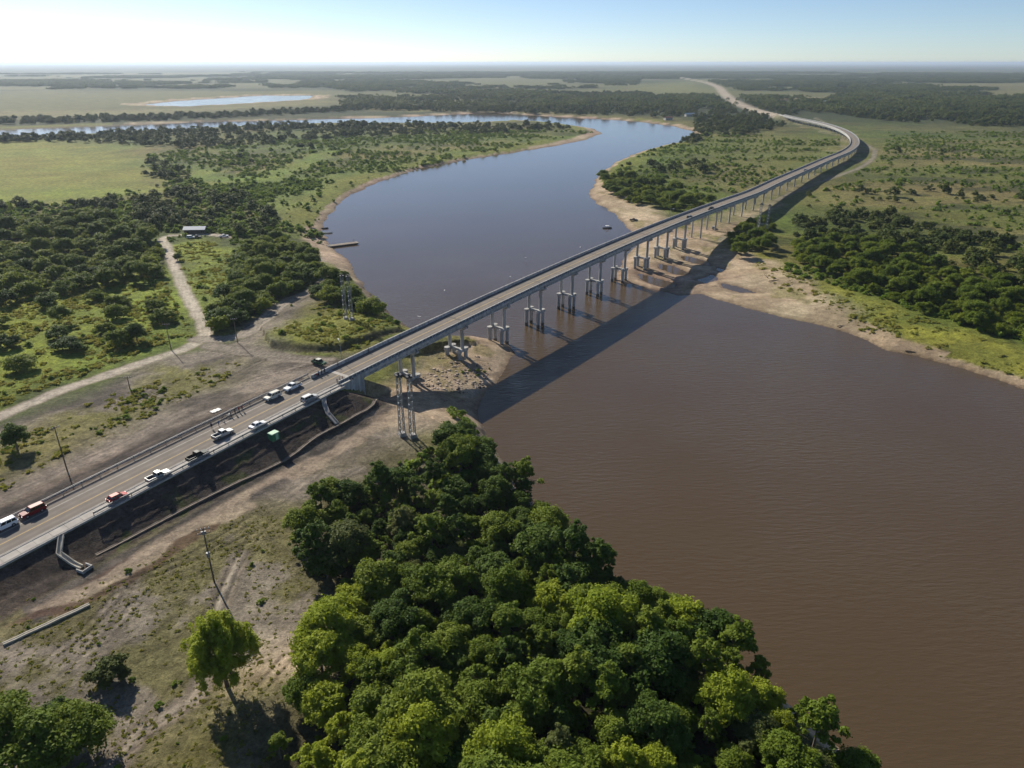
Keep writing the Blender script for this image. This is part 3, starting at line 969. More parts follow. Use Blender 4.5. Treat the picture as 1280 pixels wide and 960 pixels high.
guard_rail(S0, S_AB - 9, -6.75, 1, 'long galvanised guard rail along the far edge of the approach road')
s_g, _ = road_sd(116, 644)
guard_rail(s_g, S_AB - 9, 6.72, -1, 'galvanised guard rail along the outer side of the concrete footway by the dark slope')

# ------------------------------------------------------------------ bridge
bridge = thing('bridge', (0, 0, 0), 0, 'long concrete road bridge on twin columns, curving away across the muddy river', 'bridge')
ends = [S_AB - 3] + PIERS + [S_END]
DW = 5.25
for i, (a, b) in enumerate(zip(ends[:-1], ends[1:])):
    g = .04
    st = 6.5 if a < 520 else 4.3
    deck = strip(MB(), a + g, b - g, [(-DW, -.30), (DW, -.30), (DW, 0), (-DW, 0)], st).build('deck_span', M['asphalt'], bridge)
    strip(MB(), a + g, b - g, [(DW + .004, -.55), (DW + .14, -.55), (DW + .14, .22), (DW + .004, .22)], st).build('fascia', M['concrete'], deck)
    strip(MB(), a + g, b - g, [(-DW - .14, -.55), (-DW - .004, -.55), (-DW - .004, .22), (-DW - .14, .22)], st).build('fascia', M['concrete'], deck)
    for dg in (-4.2, -1.45, 1.45, 4.2):
        strip(MB(), a + .25, b - .25, [(dg - .35, -1.95), (dg + .35, -1.95), (dg + .35, -1.7), (dg + .12, -1.5), (dg + .12, -.7), (dg + .4, -.31), (dg - .4, -.31), (dg - .12, -.7), (dg - .12, -1.5), (dg - .35, -1.7)], st * 2).build('girder', M['concrete'], deck)
    strip(MB(), a + g, b - g, [(-.10, .001), (.10, .001), (.10, .006), (-.10, .006)], st).build('centre_line', M['line_yellow'], deck)
    strip(MB(), b - .22, b + .22, [(-4.5, .002), (4.5, .002), (4.5, .012), (-4.5, .012)], 3).build('expansion_joint', M['joint'] if i else M['joint'], deck)
strip(MB(), S_AB - 3.6, S_AB - 2.4, [(-4.5, .003), (4.5, .003), (4.5, .016), (-4.5, .016)], 3).build('approach_slab', M['concrete_slab'], bridge)
# parapets: a solid upstand, posts with slots between them and a heavy top rail
for sgn in (-1, 1):
    x0, x1 = sorted((sgn * 4.62, sgn * 5.0))
    s_b = S_AB - 8 if sgn > 0 else S_AB - 9.5
    base_bar = strip(MB(), s_b, S_END, [(x0 - .08 * (sgn > 0), .013), (x1 + .08 * (sgn < 0), .013), (x1, .80), (x0, .80)], 4.3).build('parapet', M['rail_shade'] if sgn > 0 else M['concrete'], bridge)  # near upstand carries painted-in shade, far one is plain concrete
    strip(MB(), s_b, S_END, [(x0, .82), (x1, .82), (x1, 1.06), (x0, 1.06)], 4.3).build('top_rail', M['concrete'], base_bar)
    mb = MB()
    s = s_b + .3
    while s < S_END - .3:
        p = road(s, (x0 + x1) / 2, .52)
        mb.box(p, (.30, .48, .56), road_dir(s))
        s += 1.6 if s < 520 else 3.2
    tag(mb.build('parapet_posts', M['concrete'], base_bar), kind='stuff')
    strip(MB(), s_b, S_END, [(sgn * 5.06 - .04, .23), (sgn * 5.06 + .16, .23), (sgn * 5.06 + .16, .30), (sgn * 5.06 - .04, .30)], 4.3).build('ledge', M['concrete'], base_bar)
# abutment
ab = MB()
ab.sweep([[road(s, d, z) for d, z in ((-DW, -.32), (DW, -.32), (DW, zb), (-DW, zb))] for s, zb in ((S_AB - 9, -4), (S_AB - 3, -8), (S_AB + 1.2, -10))], 0)
ab.build('abutment', M['concrete'], bridge)
# piers
for i, s in enumerate(PIERS):
    c = road(s); ang = road_dir(s)
    pr = link('pier', None, bridge); pr.location = (c[0], c[1], 0); pr.rotation_euler = (0, 0, ang)
    zt = c[2] - 1.96
    river = i <= 9
    MB().poly([(-.75, -5.0, zt), (-.75, 5.0, zt), (-.75, 5.0, zt - .7), (-.75, 3.6, zt - 1.35), (-.75, -3.6, zt - 1.35), (-.75, -5.0, zt - .7)], (1.5, 0, 0)).build('cap_beam', M['concrete'], pr)
    zb = gz(c[0], c[1])
    zc = 7.0 if river else zb - .5
    if i == 0: zc = max(zb + .9, 5.0)
    for sy in (-2.75, 2.75):
        n = 12 if i < 14 else 8
        MB().tube((0, sy, zc - .1), (0, sy, zt - 1.3), .62 if river else .5, None, n).build('column', M['concrete'], pr)
        if river:
            cap = MB().box((0, sy, zc - .45), (4.0, 1.4, .9), 0).build('pile_cap', M['concrete'], pr)
            for sx in (-1.75, 1.75):
                MB().tube((sx, sy, zc - .95), (sx, sy, zc + .08), 1.05, 1.05, 8, sm=False).build('pile_head', M['concrete'], pr)
                MB().tube((sx, sy, 1.3), (sx, sy, zc - .9), .72, None, 12).build('pile', M['pile'], pr)
                MB().tube((sx, sy, -3), (sx, sy, 1.35), .725, None, 12).build('wet_pile_foot', M['stain'], pr)
    if river:
        MB().box((0, 0, zc - .45), (1.1, 4.05, .8), 0).build('tie_beam', M['concrete'], pr)

# ------------------------------------------------------------------ drainage chutes, toe kerb, concrete gutter
def channel(name, pts, w, h, label, cat, m):
    """open channel: floor and two side walls following points"""
    pts = [Vector(p) for p in pts]
    base = pts[0]
    t = thing(name, base, 0, label, cat)
    rows = {'floor': [], 'side_wall': [], 'side_wall2': []}
    for i, p in enumerate(pts):
        d = (pts[min(i + 1, len(pts) - 1)] - pts[max(i - 1, 0)]); d.z = 0; d.normalize()
        r = Vector((d.y, -d.x, 0)); q = p - base; up = Vector((0, 0, 1))
        k = w / 2
        rows['floor'].append([q - r * k - up * .4, q + r * k - up * .4, q + r * k + up * .05, q - r * k + up * .05])
        for nm, sg in (('side_wall', -1), ('side_wall2', 1)):
            a = q + r * (sg * (k + .005)); b = q + r * (sg * (k + .20))
            rows[nm].append([a - up * .4, b - up * .4, b + up * h, a + up * h])
    for nm, rr in rows.items():
        MB().sweep(rr, 0).build('floor' if nm == 'floor' else 'side_wall', m, t)
    return t


def slope_pts(a, b, n, lift=.08):
    a = np.array(a[:2]); b = np.array(b[:2])
    out = []
    for i in range(n + 1):
        q = a + (b - a) * i / n
        out.append((q[0], q[1], gz(*q) + lift))
    return out


sA, dA = road_sd(75, 668)
A0 = road(sA, 7.3); A1 = road(sA - 1.6, 10.6); A2 = road(sA - 0.2, 15.2)
A1 = road(sA - 2.3, 10.4); A2 = road(sA - 1.2, 15.8)
pA = slope_pts(A0, A1, 4, .12) + slope_pts(A1, A2, 5, .12)[1:]
ch = channel('drainage_chute', pA, .62, .34, 'pale concrete chute bending down the dark slope to a small basin', 'drain chute', M['chute'])
e = Vector(pA[-1]); b0 = Vector(pA[0])
bs = link('basin', None, ch)
basin = MB(); cdir = math.atan2(A2[1] - A1[1], A2[0] - A1[0]); ce = e - b0 + Vector((math.cos(cdir), math.sin(cdir), 0)) * .9
for ox, oy, sx, sy in ((0, 1.0, 1.8, .2), (0, -1.0, 1.8, .2), (.8, 0, .2, 1.8)):
    basin.box((ce.x + ox * math.cos(cdir) - oy * math.sin(cdir), ce.y + ox * math.sin(cdir) + oy * math.cos(cdir), ce.z - .1), (sx, sy, 1.0), cdir)
basin.box((ce.x, ce.y, ce.z - .5), (1.6, 1.8, .2), cdir)
bpy.data.objects.remove(bs)
basin.build('basin', M['concrete'], ch)
sB, dB = road_sd(405, 497)
B = [road(sB, 7.3), road(sB - 1.5, 9.0), road(sB - 3.0, 11.8), road(sB - 3.6, 15.5)]
pB = []
for a, b in zip(B[:-1], B[1:]):
    pB += slope_pts(a, b, 3, .12)[(1 if pB else 0):]
channel('drainage_chute', pB, .8, .35, 'narrow concrete chute curving down the dark slope beside the bridge abutment', 'drain chute', M['concrete_slab'])
TOE = [gp(u, v) for u, v in [(474, 498), (466, 506), (448, 517), (425, 530), (395, 546), (365, 569), (340, 583), (290, 606), (230, 636), (170, 668), (120, 694)]]
toe = resample(np.array(TOE), 2.0)
channel('toe_drain', [(p[0], p[1], gz(p[0], p[1]) + .02) for p in toe], .40, .13, 'low earthen drain kerb winding along the foot of the dark slope', 'drain', M['earth_curb'])
G0, G1 = gp(4, 806), gp(112, 756)
channel('concrete_gutter', slope_pts(G0, G1, 14, .18), .30, .14, 'long pale concrete gutter lying beside the excavated trench, lower left', 'gutter', M['chute'])

# ------------------------------------------------------------------ lattice towers, poles, lamp posts
def tower_mesh(h):
    legs, braces, nodes = MB(), MB(), MB()
    w0, w1 = .62, .42
    n = 9
    for i in range(n):
        za, zb = .6 + (h - .6) * i / n, .6 + (h - .6) * (i + 1) / n
        wa = w0 + (w1 - w0) * i / n; wb = w0 + (w1 - w0) * (i + 1) / n
        cs = [(-1, -1), (1, -1), (1, 1), (-1, 1)]
        for k in range(4):
            a, b = cs[k], cs[(k + 1) % 4]
            legs.tube((a[0] * wa, a[1] * wa, za), (a[0] * wb, a[1] * wb, zb), .11, .11, 5)
            if k % 2 == i % 2:
                braces.tube((a[0] * wa, a[1] * wa, za), (b[0] * wb, b[1] * wb, zb), .05, .05, 4)
            else:
                braces.tube((b[0] * wa, b[1] * wa, za), (a[0] * wb, a[1] * wb, zb), .05, .05, 4)
            braces.tube((a[0] * wb, a[1] * wb, zb), (b[0] * wb, b[1] * wb, zb), .06, .06, 4)
        if i < n - 1:
            for a in ((-1, -1), (1, 1)):
                nodes.box((a[0] * wb * 1.15, a[1] * wb * 1.15, zb), (.3, .3, .3))
    base = MB().box((0, 0, .2), (1.9, 1.9, 1.4), 0, taper=.85)
    top = MB().box((0, 0, h + .12), (1.5, 1.5, .3)); top.box((0, 0, h + .55), (.5, .5, .7)); top.tube((-1.0, 0, h + .7), (1.0, 0, h + .7), .1, .1, 6)
    return [('leg_frame', legs.mesh('leg_frame', M['galv'])), ('bracing', braces.mesh('bracing', M['galv'])), ('joint_box', nodes.mesh('joint_box', M['white_paint'])),
            ('footing', base.mesh('footing', M['concrete'])), ('head', top.mesh('head', M['steel_dark']))]


TM = tower_mesh(17.0)
for (u, v, rz, lab) in [(503, 544, .5, 'left one of two steel lattice towers on the sandy clearing below the bridge'),
                        (516, 546, .5, 'right one of two steel lattice towers on the sandy clearing below the bridge'),
                        (432.5, 399, .4, 'left one of two close lattice towers on the grassy bank above the bridge'),
                        (440, 400, .4, 'right one of two close lattice towers on the grassy bank above the bridge'),
                        (947, 291, .5, 'left one of two lattice towers beside the viaduct on the far bank'),
                        (957, 293, .5, 'right one of two lattice towers beside the viaduct on the far bank')]:
    p = gp(u, v)
    t = thing('lattice_tower', (p[0], p[1], gz(p[0], p[1])), rz, lab, 'lattice tower', 'twin lattice towers at the river crossing')
    for nm, me in TM:
        link(nm, me, t)


def pole(u, v, h, lab, arms=1, transformer=False, rz=.4):
    p = gp(u, v)
    t = thing('utility_pole', (p[0], p[1], gz(p[0], p[1])), rz, lab, 'utility pole', 'utility poles')
    MB().tube((0, 0, -.3), (0, 0, h), .17, .11, 8).build('shaft', M['wood'], t)
    for k in range(arms):
        z = h - .35 - .9 * k
        ar = MB().box((0, .12, z), (2.3, .12, .14), 0).build('crossarm', M['wood'], t)
        for x in (-1.0, -.35, .35, 1.0):
            MB().tube((x, .12, z + .06), (x, .12, z + .32), .07, .05, 6).build('insulator', M['white_paint'], ar)
    if transformer:
        MB().tube((.0, -.42, h - 6.2), (.0, -.42, h - 5.2), .32, .32, 10).build('transformer', M['galv'], t)
        MB().box((0, -.2, h - .9), (.9, .5, .5)).build('switch_box', M['galv'], t)
    return t


pole(268, 728, 12.5, 'tall utility pole with white insulators standing between dark slope and bright willow', 2, True)
pole(84, 588, 12, 'bare dark utility pole standing left of the approach road', 1, rz=1.0)
pole(214, 437, 9.5, 'utility pole at the bend of the dirt track', 1, rz=.2)
pole(297, 428, 9, 'utility pole beside the rutted junction near the shrubs', 1, rz=.2)
pole(163, 488, 4.5, 'short leaning post on the dry verge below the dirt track', 1, rz=.2)
pole(360, 345, 9, 'utility pole rising out of the shrubs near the river landing', 1)


def lamp_post(p, rz, h, lab):
    t = thing('lamp_post', p, rz, lab, 'lamp post', 'lamp posts')
    MB().tube((0, 0, -.2), (0, 0, h), .11, .07, 8).build('shaft', M['galv'], t)
    MB().tube((0, 0, h), (1.6, 0, h + .3), .06, .05, 6).build('arm', M['galv'], t)
    MB().box((1.9, 0, h + .3), (.9, .34, .16), 0, taper=.8).build('lamp_head', M['white_paint'], t)


sL, _ = road_sd(424, 452)
p = road(sL, -5.7); lamp_post((p[0], p[1], gz(p[0], p[1]) - 0), 2.0, p[2] - gz(p[0], p[1]) + 6.5, 'slim pale lamp post by the far parapet at the bridge head')
for u, v, lab in [(846, 275, 'slim lamp post on the far parapet above the far sand bank'), (1027, 208, 'small lamp post on the far parapet before the bend')]:
    s, _ = road_sd(u, v); p = road(s, -5.0, 1.07); lamp_post(tuple(p), road_dir(s) - 1.57, 4.5, lab)

# ------------------------------------------------------------------ vegetation: meshes
def leaf_cloud(rg, centres, radii, per, size, up=.9, droop=0.0, squash=.85, elong=1.5):
    """small leaf faces spread over many clumps; returns verts, quads"""
    P, Nn, S = [], [], []
    for c, r, k in zip(centres, radii, per):
        dv = rg.normal(size=(k, 3)); dv /= np.linalg.norm(dv, axis=1)[:, None]
        dv[:, 2] = np.where(dv[:, 2] < -.35, -dv[:, 2] * .6, dv[:, 2])
        rad = r * (0.30 + .80 * rg.random(k) ** .6) * np.where(rg.random(k) < .10, 1.35, 1.0)
        p = c + dv * rad[:, None] * np.array([1, 1, squash])
        if droop:
            p[:, 2] -= droop * rg.random(k) ** 2
        n = dv * .75 + rg.normal(size=(k, 3)) * .55; n[:, 2] += up
        P.append(p); Nn.append(n); S.append(size * (.6 + .8 * rg.random(k)))
    P = np.concatenate(P); Nn = np.concatenate(Nn); S = np.concatenate(S)
    Nn /= np.linalg.norm(Nn, axis=1)[:, None]
    t = np.cross(Nn, rg.normal(size=P.shape)); t /= np.linalg.norm(t, axis=1)[:, None] + 1e-9
    b = np.cross(Nn, t)
    t *= (S * elong / 2)[:, None]; b *= (S / 2)[:, None]
    V = np.stack([P - t, P + b * .9, P + t, P - b * .9], 1).reshape(-1, 3)
    return V, np.arange(len(V)).reshape(-1, 4)


def crown_mesh(name, seed, R, Ht, h0, clumps, leaves, size, m, flat=.8, droop=0.0, cl=(.22, .40), elong=1.5):
    rg = np.random.default_rng(seed)
    dv = rg.normal(size=(clumps, 3)); dv /= np.linalg.norm(dv, axis=1)[:, None]
    dv[:, 2] = np.abs(dv[:, 2]) * 1.05 - .28
    rad = .38 + .58 * rg.random(clumps) ** .8
    az = np.arctan2(dv[:, 1], dv[:, 0])
    lob = 1 + .16 * np.sin(az * 3 + rg.random() * 6) + .12 * np.sin(az * 5 + rg.random() * 6)
    hz = Ht - h0
    c = np.stack([dv[:, 0] * rad * lob * R, dv[:, 1] * rad * lob * R, h0 + hz * .30 + dv[:, 2] * rad * hz * flat * .9], 1)
    rr = R * (cl[0] + (cl[1] - cl[0]) * rg.random(clumps))
    w = rr ** 2 / (rr ** 2).sum()
    V, Q = leaf_cloud(rg, c, rr, np.maximum((w * leaves).astype(int), 8), size, droop=droop, elong=elong)
    return fast_mesh(name, V, Q, [m]), c


def trunk_mesh(name, seed, Ht, h0, cl, r0=.32, m=None, lean=(0, 0), nl=7):
    rg = np.random.default_rng(seed + 900)
    mb = MB()
    fork = Vector((lean[0] * .6, lean[1] * .6, h0 + (Ht - h0) * .18))
    mid = Vector((lean[0] * .25, lean[1] * .25, fork.z * .5))
    mb.tube((0, 0, -.6), mid, r0 * 1.15, r0 * .85, 8, caps=False); mb.tube(mid, fork, r0 * .85, r0 * .7, 8)
    for i in rg.choice(len(cl), min(nl, len(cl)), replace=False):
        e = Vector(cl[i]); k = fork.lerp(e, .5) + Vector((rg.normal() * .3, rg.normal() * .3, .25))
        mb.tube(fork, k, r0 * .45, r0 * .28, 6, caps=False); mb.tube(k, e, r0 * .28, r0 * .08, 5)
    return mb.mesh(name, m or M['bark'])


BROAD, DOME = [], []
for i in range(7):
    R = [5.6, 5.0, 6.2, 4.6, 5.4, 4.2, 5.8][i]; Ht = [11, 10, 12, 9.5, 11.5, 9, 10.5][i]; h0 = Ht * .30
    me, c = crown_mesh('crown', 20 + i, R, Ht, h0, 70 + 8 * i, 12500, [.36, .44, .40, .30, .46, .34, .42][i], M['leaf_mid'], flat=.80 + .06 * (i % 3), cl=(.12, .34))
    BROAD.append((me, trunk_mesh('trunk', 20 + i, Ht, h0, c, m=M['bark_pale'] if i % 2 else M['bark'])))
for i in range(3):
    R = [4.2, 3.6, 4.8][i]; Ht = [12.5, 11.5, 10.5][i]; h0 = Ht * .38
    me, c = crown_mesh('crown', 35 + i, R, Ht, h0, 46, 5200, .38, M['leaf_mid'], flat=1.05, cl=(.10, .24))
    BROAD.append((me, trunk_mesh('trunk', 35 + i, Ht, h0, c, r0=.26, m=M['bark_pale'], nl=18)))
for i in range(5):
    R = [4.8, 4.2, 5.4, 4.5, 5.0][i]; Ht = [5.6, 6.2, 5.8, 7.0, 5.2][i]; h0 = .9
    me, c = crown_mesh('crown', 50 + i, R, Ht, h0, 48 + 6 * i, 5200, .42, M['leaf_mid'], flat=.85, cl=(.14, .32))
    me.materials[0] = M['leaf_dome']
    DOME.append((me, trunk_mesh('trunk', 50 + i, Ht, h0, c, r0=.22)))
FAR, CLUMP, SHRUB, TUFT = [], [], [], []
for i in range(4):
    me, c = crown_mesh('far_crown', 80 + i, 5.2, 7.5 + i * .7, .4, 18, 1100, .80, M['leaf_far'], flat=.9, cl=(.22, .42)); FAR.append(me)
for i in range(4):
    rg = np.random.default_rng(90 + i)
    c = np.stack([rg.normal(size=26) * 13, rg.normal(size=26) * 13, 3.5 + rg.random(26) * 4.5], 1)
    V, Q = leaf_cloud(rg, c, 4 + rg.random(26) * 2, np.full(26, 120), 1.5, squash=1.0)
    CLUMP.append(fast_mesh('wood_clump', V, Q, [M['leaf_far']]))
for i in range(4):
    me, c = crown_mesh('shrub', 110 + i, 1.0, 1.15, .02, 9, 190, .34, M['scrub'], flat=.9, cl=(.3, .5)); SHRUB.append(me)
for i in range(3):
    rg = np.random.default_rng(130 + i)
    c = np.stack([rg.normal(size=6) * .5, rg.normal(size=6) * .5, np.full(6, .18)], 1)
    V, Q = leaf_cloud(rg, c, np.full(6, .42), np.full(6, 16), .26, up=.2, squash=.7, elong=2.2)
    TUFT.append(fast_mesh('tuft', V, Q, [M['straw']]))


def gn_scatter(name, pts, scale, meshes, m, label):
    """uncountable growth: points that carry instances of the given meshes"""
    n = len(pts)
    me = bpy.data.meshes.new(name)
    me.vertices.add(n); me.vertices.foreach_set('co', np.asarray(pts, np.float32).ravel())
    for nm, ty, arr in (('sc', 'FLOAT', scale), ('rz', 'FLOAT', rng.random(n) * 6.283), ('vi', 'INT', rng.integers(0, len(meshes), n))):
        a = me.attributes.new(nm, ty, 'POINT'); a.data.foreach_set('value', np.asarray(arr).astype(np.int32 if ty == 'INT' else np.float32))
    o = link(name, me)
    ng = bpy.data.node_groups.new(name + '_growth', 'GeometryNodeTree')
    ng.interface.new_socket('Geometry', in_out='INPUT', socket_type='NodeSocketGeometry')
    ng.interface.new_socket('Geometry', in_out='OUTPUT', socket_type='NodeSocketGeometry')
    nn, ll = ng.nodes, ng.links
    gi = nn.new('NodeGroupInput'); go = nn.new('NodeGroupOutput'); jn = nn.new('GeometryNodeJoinGeometry')

    def attr(nm, ty):
        a = nn.new('GeometryNodeInputNamedAttribute'); a.data_type = ty; a.inputs[0].default_value = nm
        return next(s for s in a.outputs if s.enabled)
    A_s, A_r, A_v = attr('sc', 'FLOAT'), attr('rz', 'FLOAT'), attr('vi', 'INT')
    cx = nn.new('ShaderNodeCombineXYZ'); ll.new(A_r, cx.inputs[2])
    e2r = nn.new('FunctionNodeEulerToRotation'); ll.new(cx.outputs[0], e2r.inputs[0])
    for i, msh in enumerate(meshes):
        so = bpy.data.objects.new(name + '_source', msh)
        oi = nn.new('GeometryNodeObjectInfo'); oi.inputs[0].default_value = so
        cp = nn.new('FunctionNodeCompare'); cp.data_type = 'INT'; cp.operation = 'EQUAL'
        ii = [s for s in cp.inputs if s.enabled]
        ll.new(A_v, ii[0]); ii[1].default_value = i
        ip = nn.new('GeometryNodeInstanceOnPoints')
        ll.new(gi.outputs[0], ip.inputs['Points']); ll.new(cp.outputs[0], ip.inputs['Selection'])
        ll.new(oi.outputs['Geometry'], ip.inputs['Instance']); ll.new(e2r.outputs[0], ip.inputs['Rotation']); ll.new(A_s, ip.inputs['Scale'])
        ll.new(ip.outputs[0], jn.inputs[0])
    ll.new(jn.outputs[0], go.inputs[0])
    md = o.modifiers.new('growth', 'NODES'); md.node_group = ng
    return tag(o, label, kind='stuff')


TRK = [resample(gpoly(p), 4.0) for p in (TRACK, TRACK2, SERVICE)]


def free(x, y, margin=2.0, water=1.5):
    sd, bw = water_sd(x, y)
    ok = sd > water
    s, d = road_coords(x, y)
    ok &= ~((np.abs(d) < 16) & (s > -170) & (s < 130))
    for p in TRK:
        ok &= polydist(p, x, y, False) > 3.0 + margin
    q = polydist(AX[(AS > 60)][::3, :2], x, y, False)
    ok &= q > 8 + margin
    return ok


def darts(px, spacing, n_try=6000, margin=2.0, water=1.5, jit=0.0, thresh=None):
    P = gpoly(px)
    x = rng.uniform(P[:, 0].min(), P[:, 0].max(), n_try); y = rng.uniform(P[:, 1].min(), P[:, 1].max(), n_try)
    k = inside(P, x, y); x, y = x[k], y[k]
    if thresh is not None:
        k = fbm(x, y, thresh[0], thresh[2], 4) < thresh[1]; x, y = x[k], y[k]
    k = free(x, y, margin, water); x, y = x[k], y[k]
    out, cells = [], {}
    for a, b in zip(x, y):
        sp = spacing * (1 + jit * random.uniform(-1, 1))
        ca, cb = int(a // spacing), int(b // spacing)
        if all((a - q[0]) ** 2 + (b - q[1]) ** 2 > sp * sp for i in range(ca - 2, ca + 3) for j in range(cb - 2, cb + 3) for q in cells.get((i, j), ())):
            cells.setdefault((ca, cb), []).append((a, b)); out.append((a, b))
    return out


TREES, CAND = [], []


def cand(x, y, kind, sc_, leaf, label, group):
    z = float(plain(x, y))
    dist = math.sqrt(x * x + y * y + (H - z) ** 2)
    zc = y * CP + (H - z) * SP
    pu, pv = CX + F * x / zc, CY + F * ((H - z) * CP - y * SP) / zc
    seen = -50 < pu < 1330 and pv < 1040
    CAND.append((sc_ * 5 / dist * (1 if seen else .3), x, y, kind, sc_, leaf, label, group))


def tree(x, y, kind, sc_, leaf, label, group, z=None, name='tree'):
    crown, trunk = kind
    z = gz(x, y) if z is None else z
    t = thing(name, (x, y, z - .1), random.uniform(0, 6.28), label, 'tree', group)
    t.scale = (sc_, sc_, sc_ * random.uniform(.9, 1.1))
    link('trunk', trunk, t)
    c = link('crown', crown, t)
    c.material_slots[0].link = 'OBJECT'; c.material_slots[0].material = M[leaf]
    TREES.append((x, y, 5 * sc_))
    return t


TONE = {'leaf_dome': 'bright green', 'leaf_dark': 'dark green', 'leaf_mid': 'mid green', 'leaf_olive': 'olive', 'leaf_yellow': 'yellow green'}
# the grove below the bridge, between clearing and river
GROVE = [(368, 690), (372, 660), (400, 630), (440, 618), (480, 622), (520, 626), (560, 600), (590, 565), (640, 590), (720, 680), (770, 722), (790, 745), (900, 806), (985, 885), (1060, 958), (1110, 1030),
         (1150, 1100), (1130, 1170), (800, 1190), (345, 1190), (330, 1000), (356, 930), (392, 860), (412, 800), (425, 765), (490, 742), (470, 722), (410, 722)]
pts = darts(GROVE, 4.9, 12000, 1, 2.0, .30)
W1 = gpoly(GROVE)
for (x, y) in pts:
    sd = float(water_sd(np.array([x]), np.array([y]))[0][0])
    pu = CX + F * x / (y * CP + (H - 8) * SP); pv = CY + F * ((H - 8) * CP - y * SP) / (y * CP + (H - 8) * SP)
    edge_left = pu < 470 and pv > 720
    r = random.random()
    if edge_left: leaf = 'leaf_yellow' if r < .55 else 'leaf_mid'
    elif pv > 740: leaf = 'leaf_mid' if r < .62 else ('leaf_dark' if r < .86 else ('leaf_yellow' if r < .95 else 'leaf_olive'))
    else: leaf = 'leaf_dark' if r < .46 else ('leaf_mid' if r < .93 else 'leaf_olive')
    if pv < 640: along = 'beside the towers'
    elif pv < 700: along = 'at its bridge end'
    elif pv < 790: along = 'above the notch'
    elif pv < 890: along = 'below the notch'
    else: along = 'at bottom edge'
    place = ('overhanging the water' if sd < 8 else ('facing the clearing' if (edge_left or pu < 460) else 'inside the grove')) + ' ' + along
    k = random.randrange(10)
    big = random.choice([random.uniform(.42, .6), random.uniform(.55, .78), random.uniform(.72, .98)]) * (.92 if pv < 700 else 1.0)
    if edge_left: big *= .85
    size = 'large' if big > .76 else ('small' if big < .57 else 'medium')
    cand(x, y, BROAD[k], big, leaf, '%s %s grove tree %s' % (size, TONE[leaf], place), 'trees of the riverside grove')
# single trees in the open
W_me, W_c = crown_mesh('crown', 301, 5.7, 15.5, 5.6, 320, 26000, .20, M['leaf_yellow'], flat=1.0, droop=1.8, cl=(.05, .13), elong=3.4)
W_tr = trunk_mesh('trunk', 301, 15.5, 4.6, W_c, r0=.34, nl=16)
p = gp(284, 858)
tree(p[0], p[1], (W_me, W_tr), .98, 'leaf_yellow', 'bright yellow green willow standing alone on the sandy clearing', 'single trees')
for u, v, k, s_, lf, lab in [(140, 852, 99, .72, 'leaf_olive', 'low spreading olive tree between the dark thicket and the bright willow'),
                             (15, 952, 0, .92, 'leaf_mid', 'leftmost green tree of the thicket in the lower left corner'),
                             (62, 962, 2, .88, 'leaf_mid', 'middle green tree of the thicket in the lower left corner'),
                             (108, 940, 3, .95, 'leaf_mid', 'rightmost green tree of the thicket in the lower left corner'),
                             (75, 915, 5, .70, 'leaf_dark', 'hindmost dark tree of the thicket in the lower left corner'),
                             (22, 562, 5, .78, 'leaf_dark', 'dark round tree alone at the left edge above the approach road'),
                             (566, 560, 1, .82, 'leaf_dark', 'slender dark tree next to the lattice towers by the water'),
                             (580, 548, 3, .62, 'leaf_dark', 'small dark tree on the bank where the bridge shadow meets the water'),
                             (222, 326, 5, .5, 'leaf_mid', 'small flat tree inside the bend of the dirt track'),
                             (172, 428, 3, .78, 'leaf_dark', 'dark tree standing alone in the lime green field by the track')]:
    p = gp(u, v); tree(p[0], p[1], DOME[1] if k == 99 else BROAD[k], s_, lf, lab, 'single trees')
# dome shaped trees left of the river
for px, sp, lab, grp in [([(-40, 300), (60, 284), (150, 282), (188, 300), (196, 330), (200, 350), (160, 360), (110, 366), (50, 376), (-40, 392)], 8.6, 'dome tree left of the dirt track', 'dome trees left of the track'),
                         ([(300, 312), (350, 300), (386, 318), (405, 340), (432, 358), (470, 398), (430, 385), (395, 372), (352, 372), (318, 402), (268, 418), (250, 412), (262, 392), (300, 350)], 6.6, 'dome tree near the river landing', 'dome trees by the landing'),
                         ([(0, 400), (90, 375), (150, 375), (190, 380), (215, 400), (190, 425), (120, 440), (40, 470), (0, 470)], 17, 'dome tree on the lime green field', 'scattered field trees')]:
    for (x, y) in darts(px, sp, 4000, 1.5, 4, .15):
        leaf = random.choice(['leaf_dark', 'leaf_dome', 'leaf_dome', 'leaf_mid'])
        s_ = random.uniform(.8, 1.3) * (.85 if sp == 17 else (.9 if sp < 7 else 1))
        cand(x, y, random.choice(DOME), s_, leaf, '%s %s %s' % ('large' if s_ > 1.0 else 'small', TONE[leaf], lab), grp)
# wood on the far bank
for (x, y) in darts([(985, 318), (1010, 300), (1060, 300), (1140, 320), (1220, 350), (1300, 372), (1420, 400), (1420, 470), (1290, 428), (1200, 408), (1120, 378), (1050, 350)], 6.4, 7000, 1, 4, .2):
    leaf = random.choice(['leaf_dark', 'leaf_dark', 'leaf_mid', 'leaf_olive'])
    s_ = random.uniform(.66, .9)
    cand(x, y, random.choice(BROAD), s_, leaf, '%s %s tree in the far bank wood' % ('tall' if s_ > .78 else 'low', TONE[leaf]), 'trees of the far bank wood')
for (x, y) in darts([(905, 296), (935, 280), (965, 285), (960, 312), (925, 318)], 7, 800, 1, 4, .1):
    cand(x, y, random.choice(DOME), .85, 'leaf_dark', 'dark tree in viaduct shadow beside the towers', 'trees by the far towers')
for (x, y) in darts([(752, 222), (790, 222), (840, 240), (890, 258), (860, 268), (800, 256), (760, 240)], 8.5, 1500, 1, 2, .1):
    cand(x, y, random.choice(DOME), random.uniform(.8, 1.1), 'leaf_dark', 'dark bushy tree upstream on the far bank', 'trees upstream on the far bank')

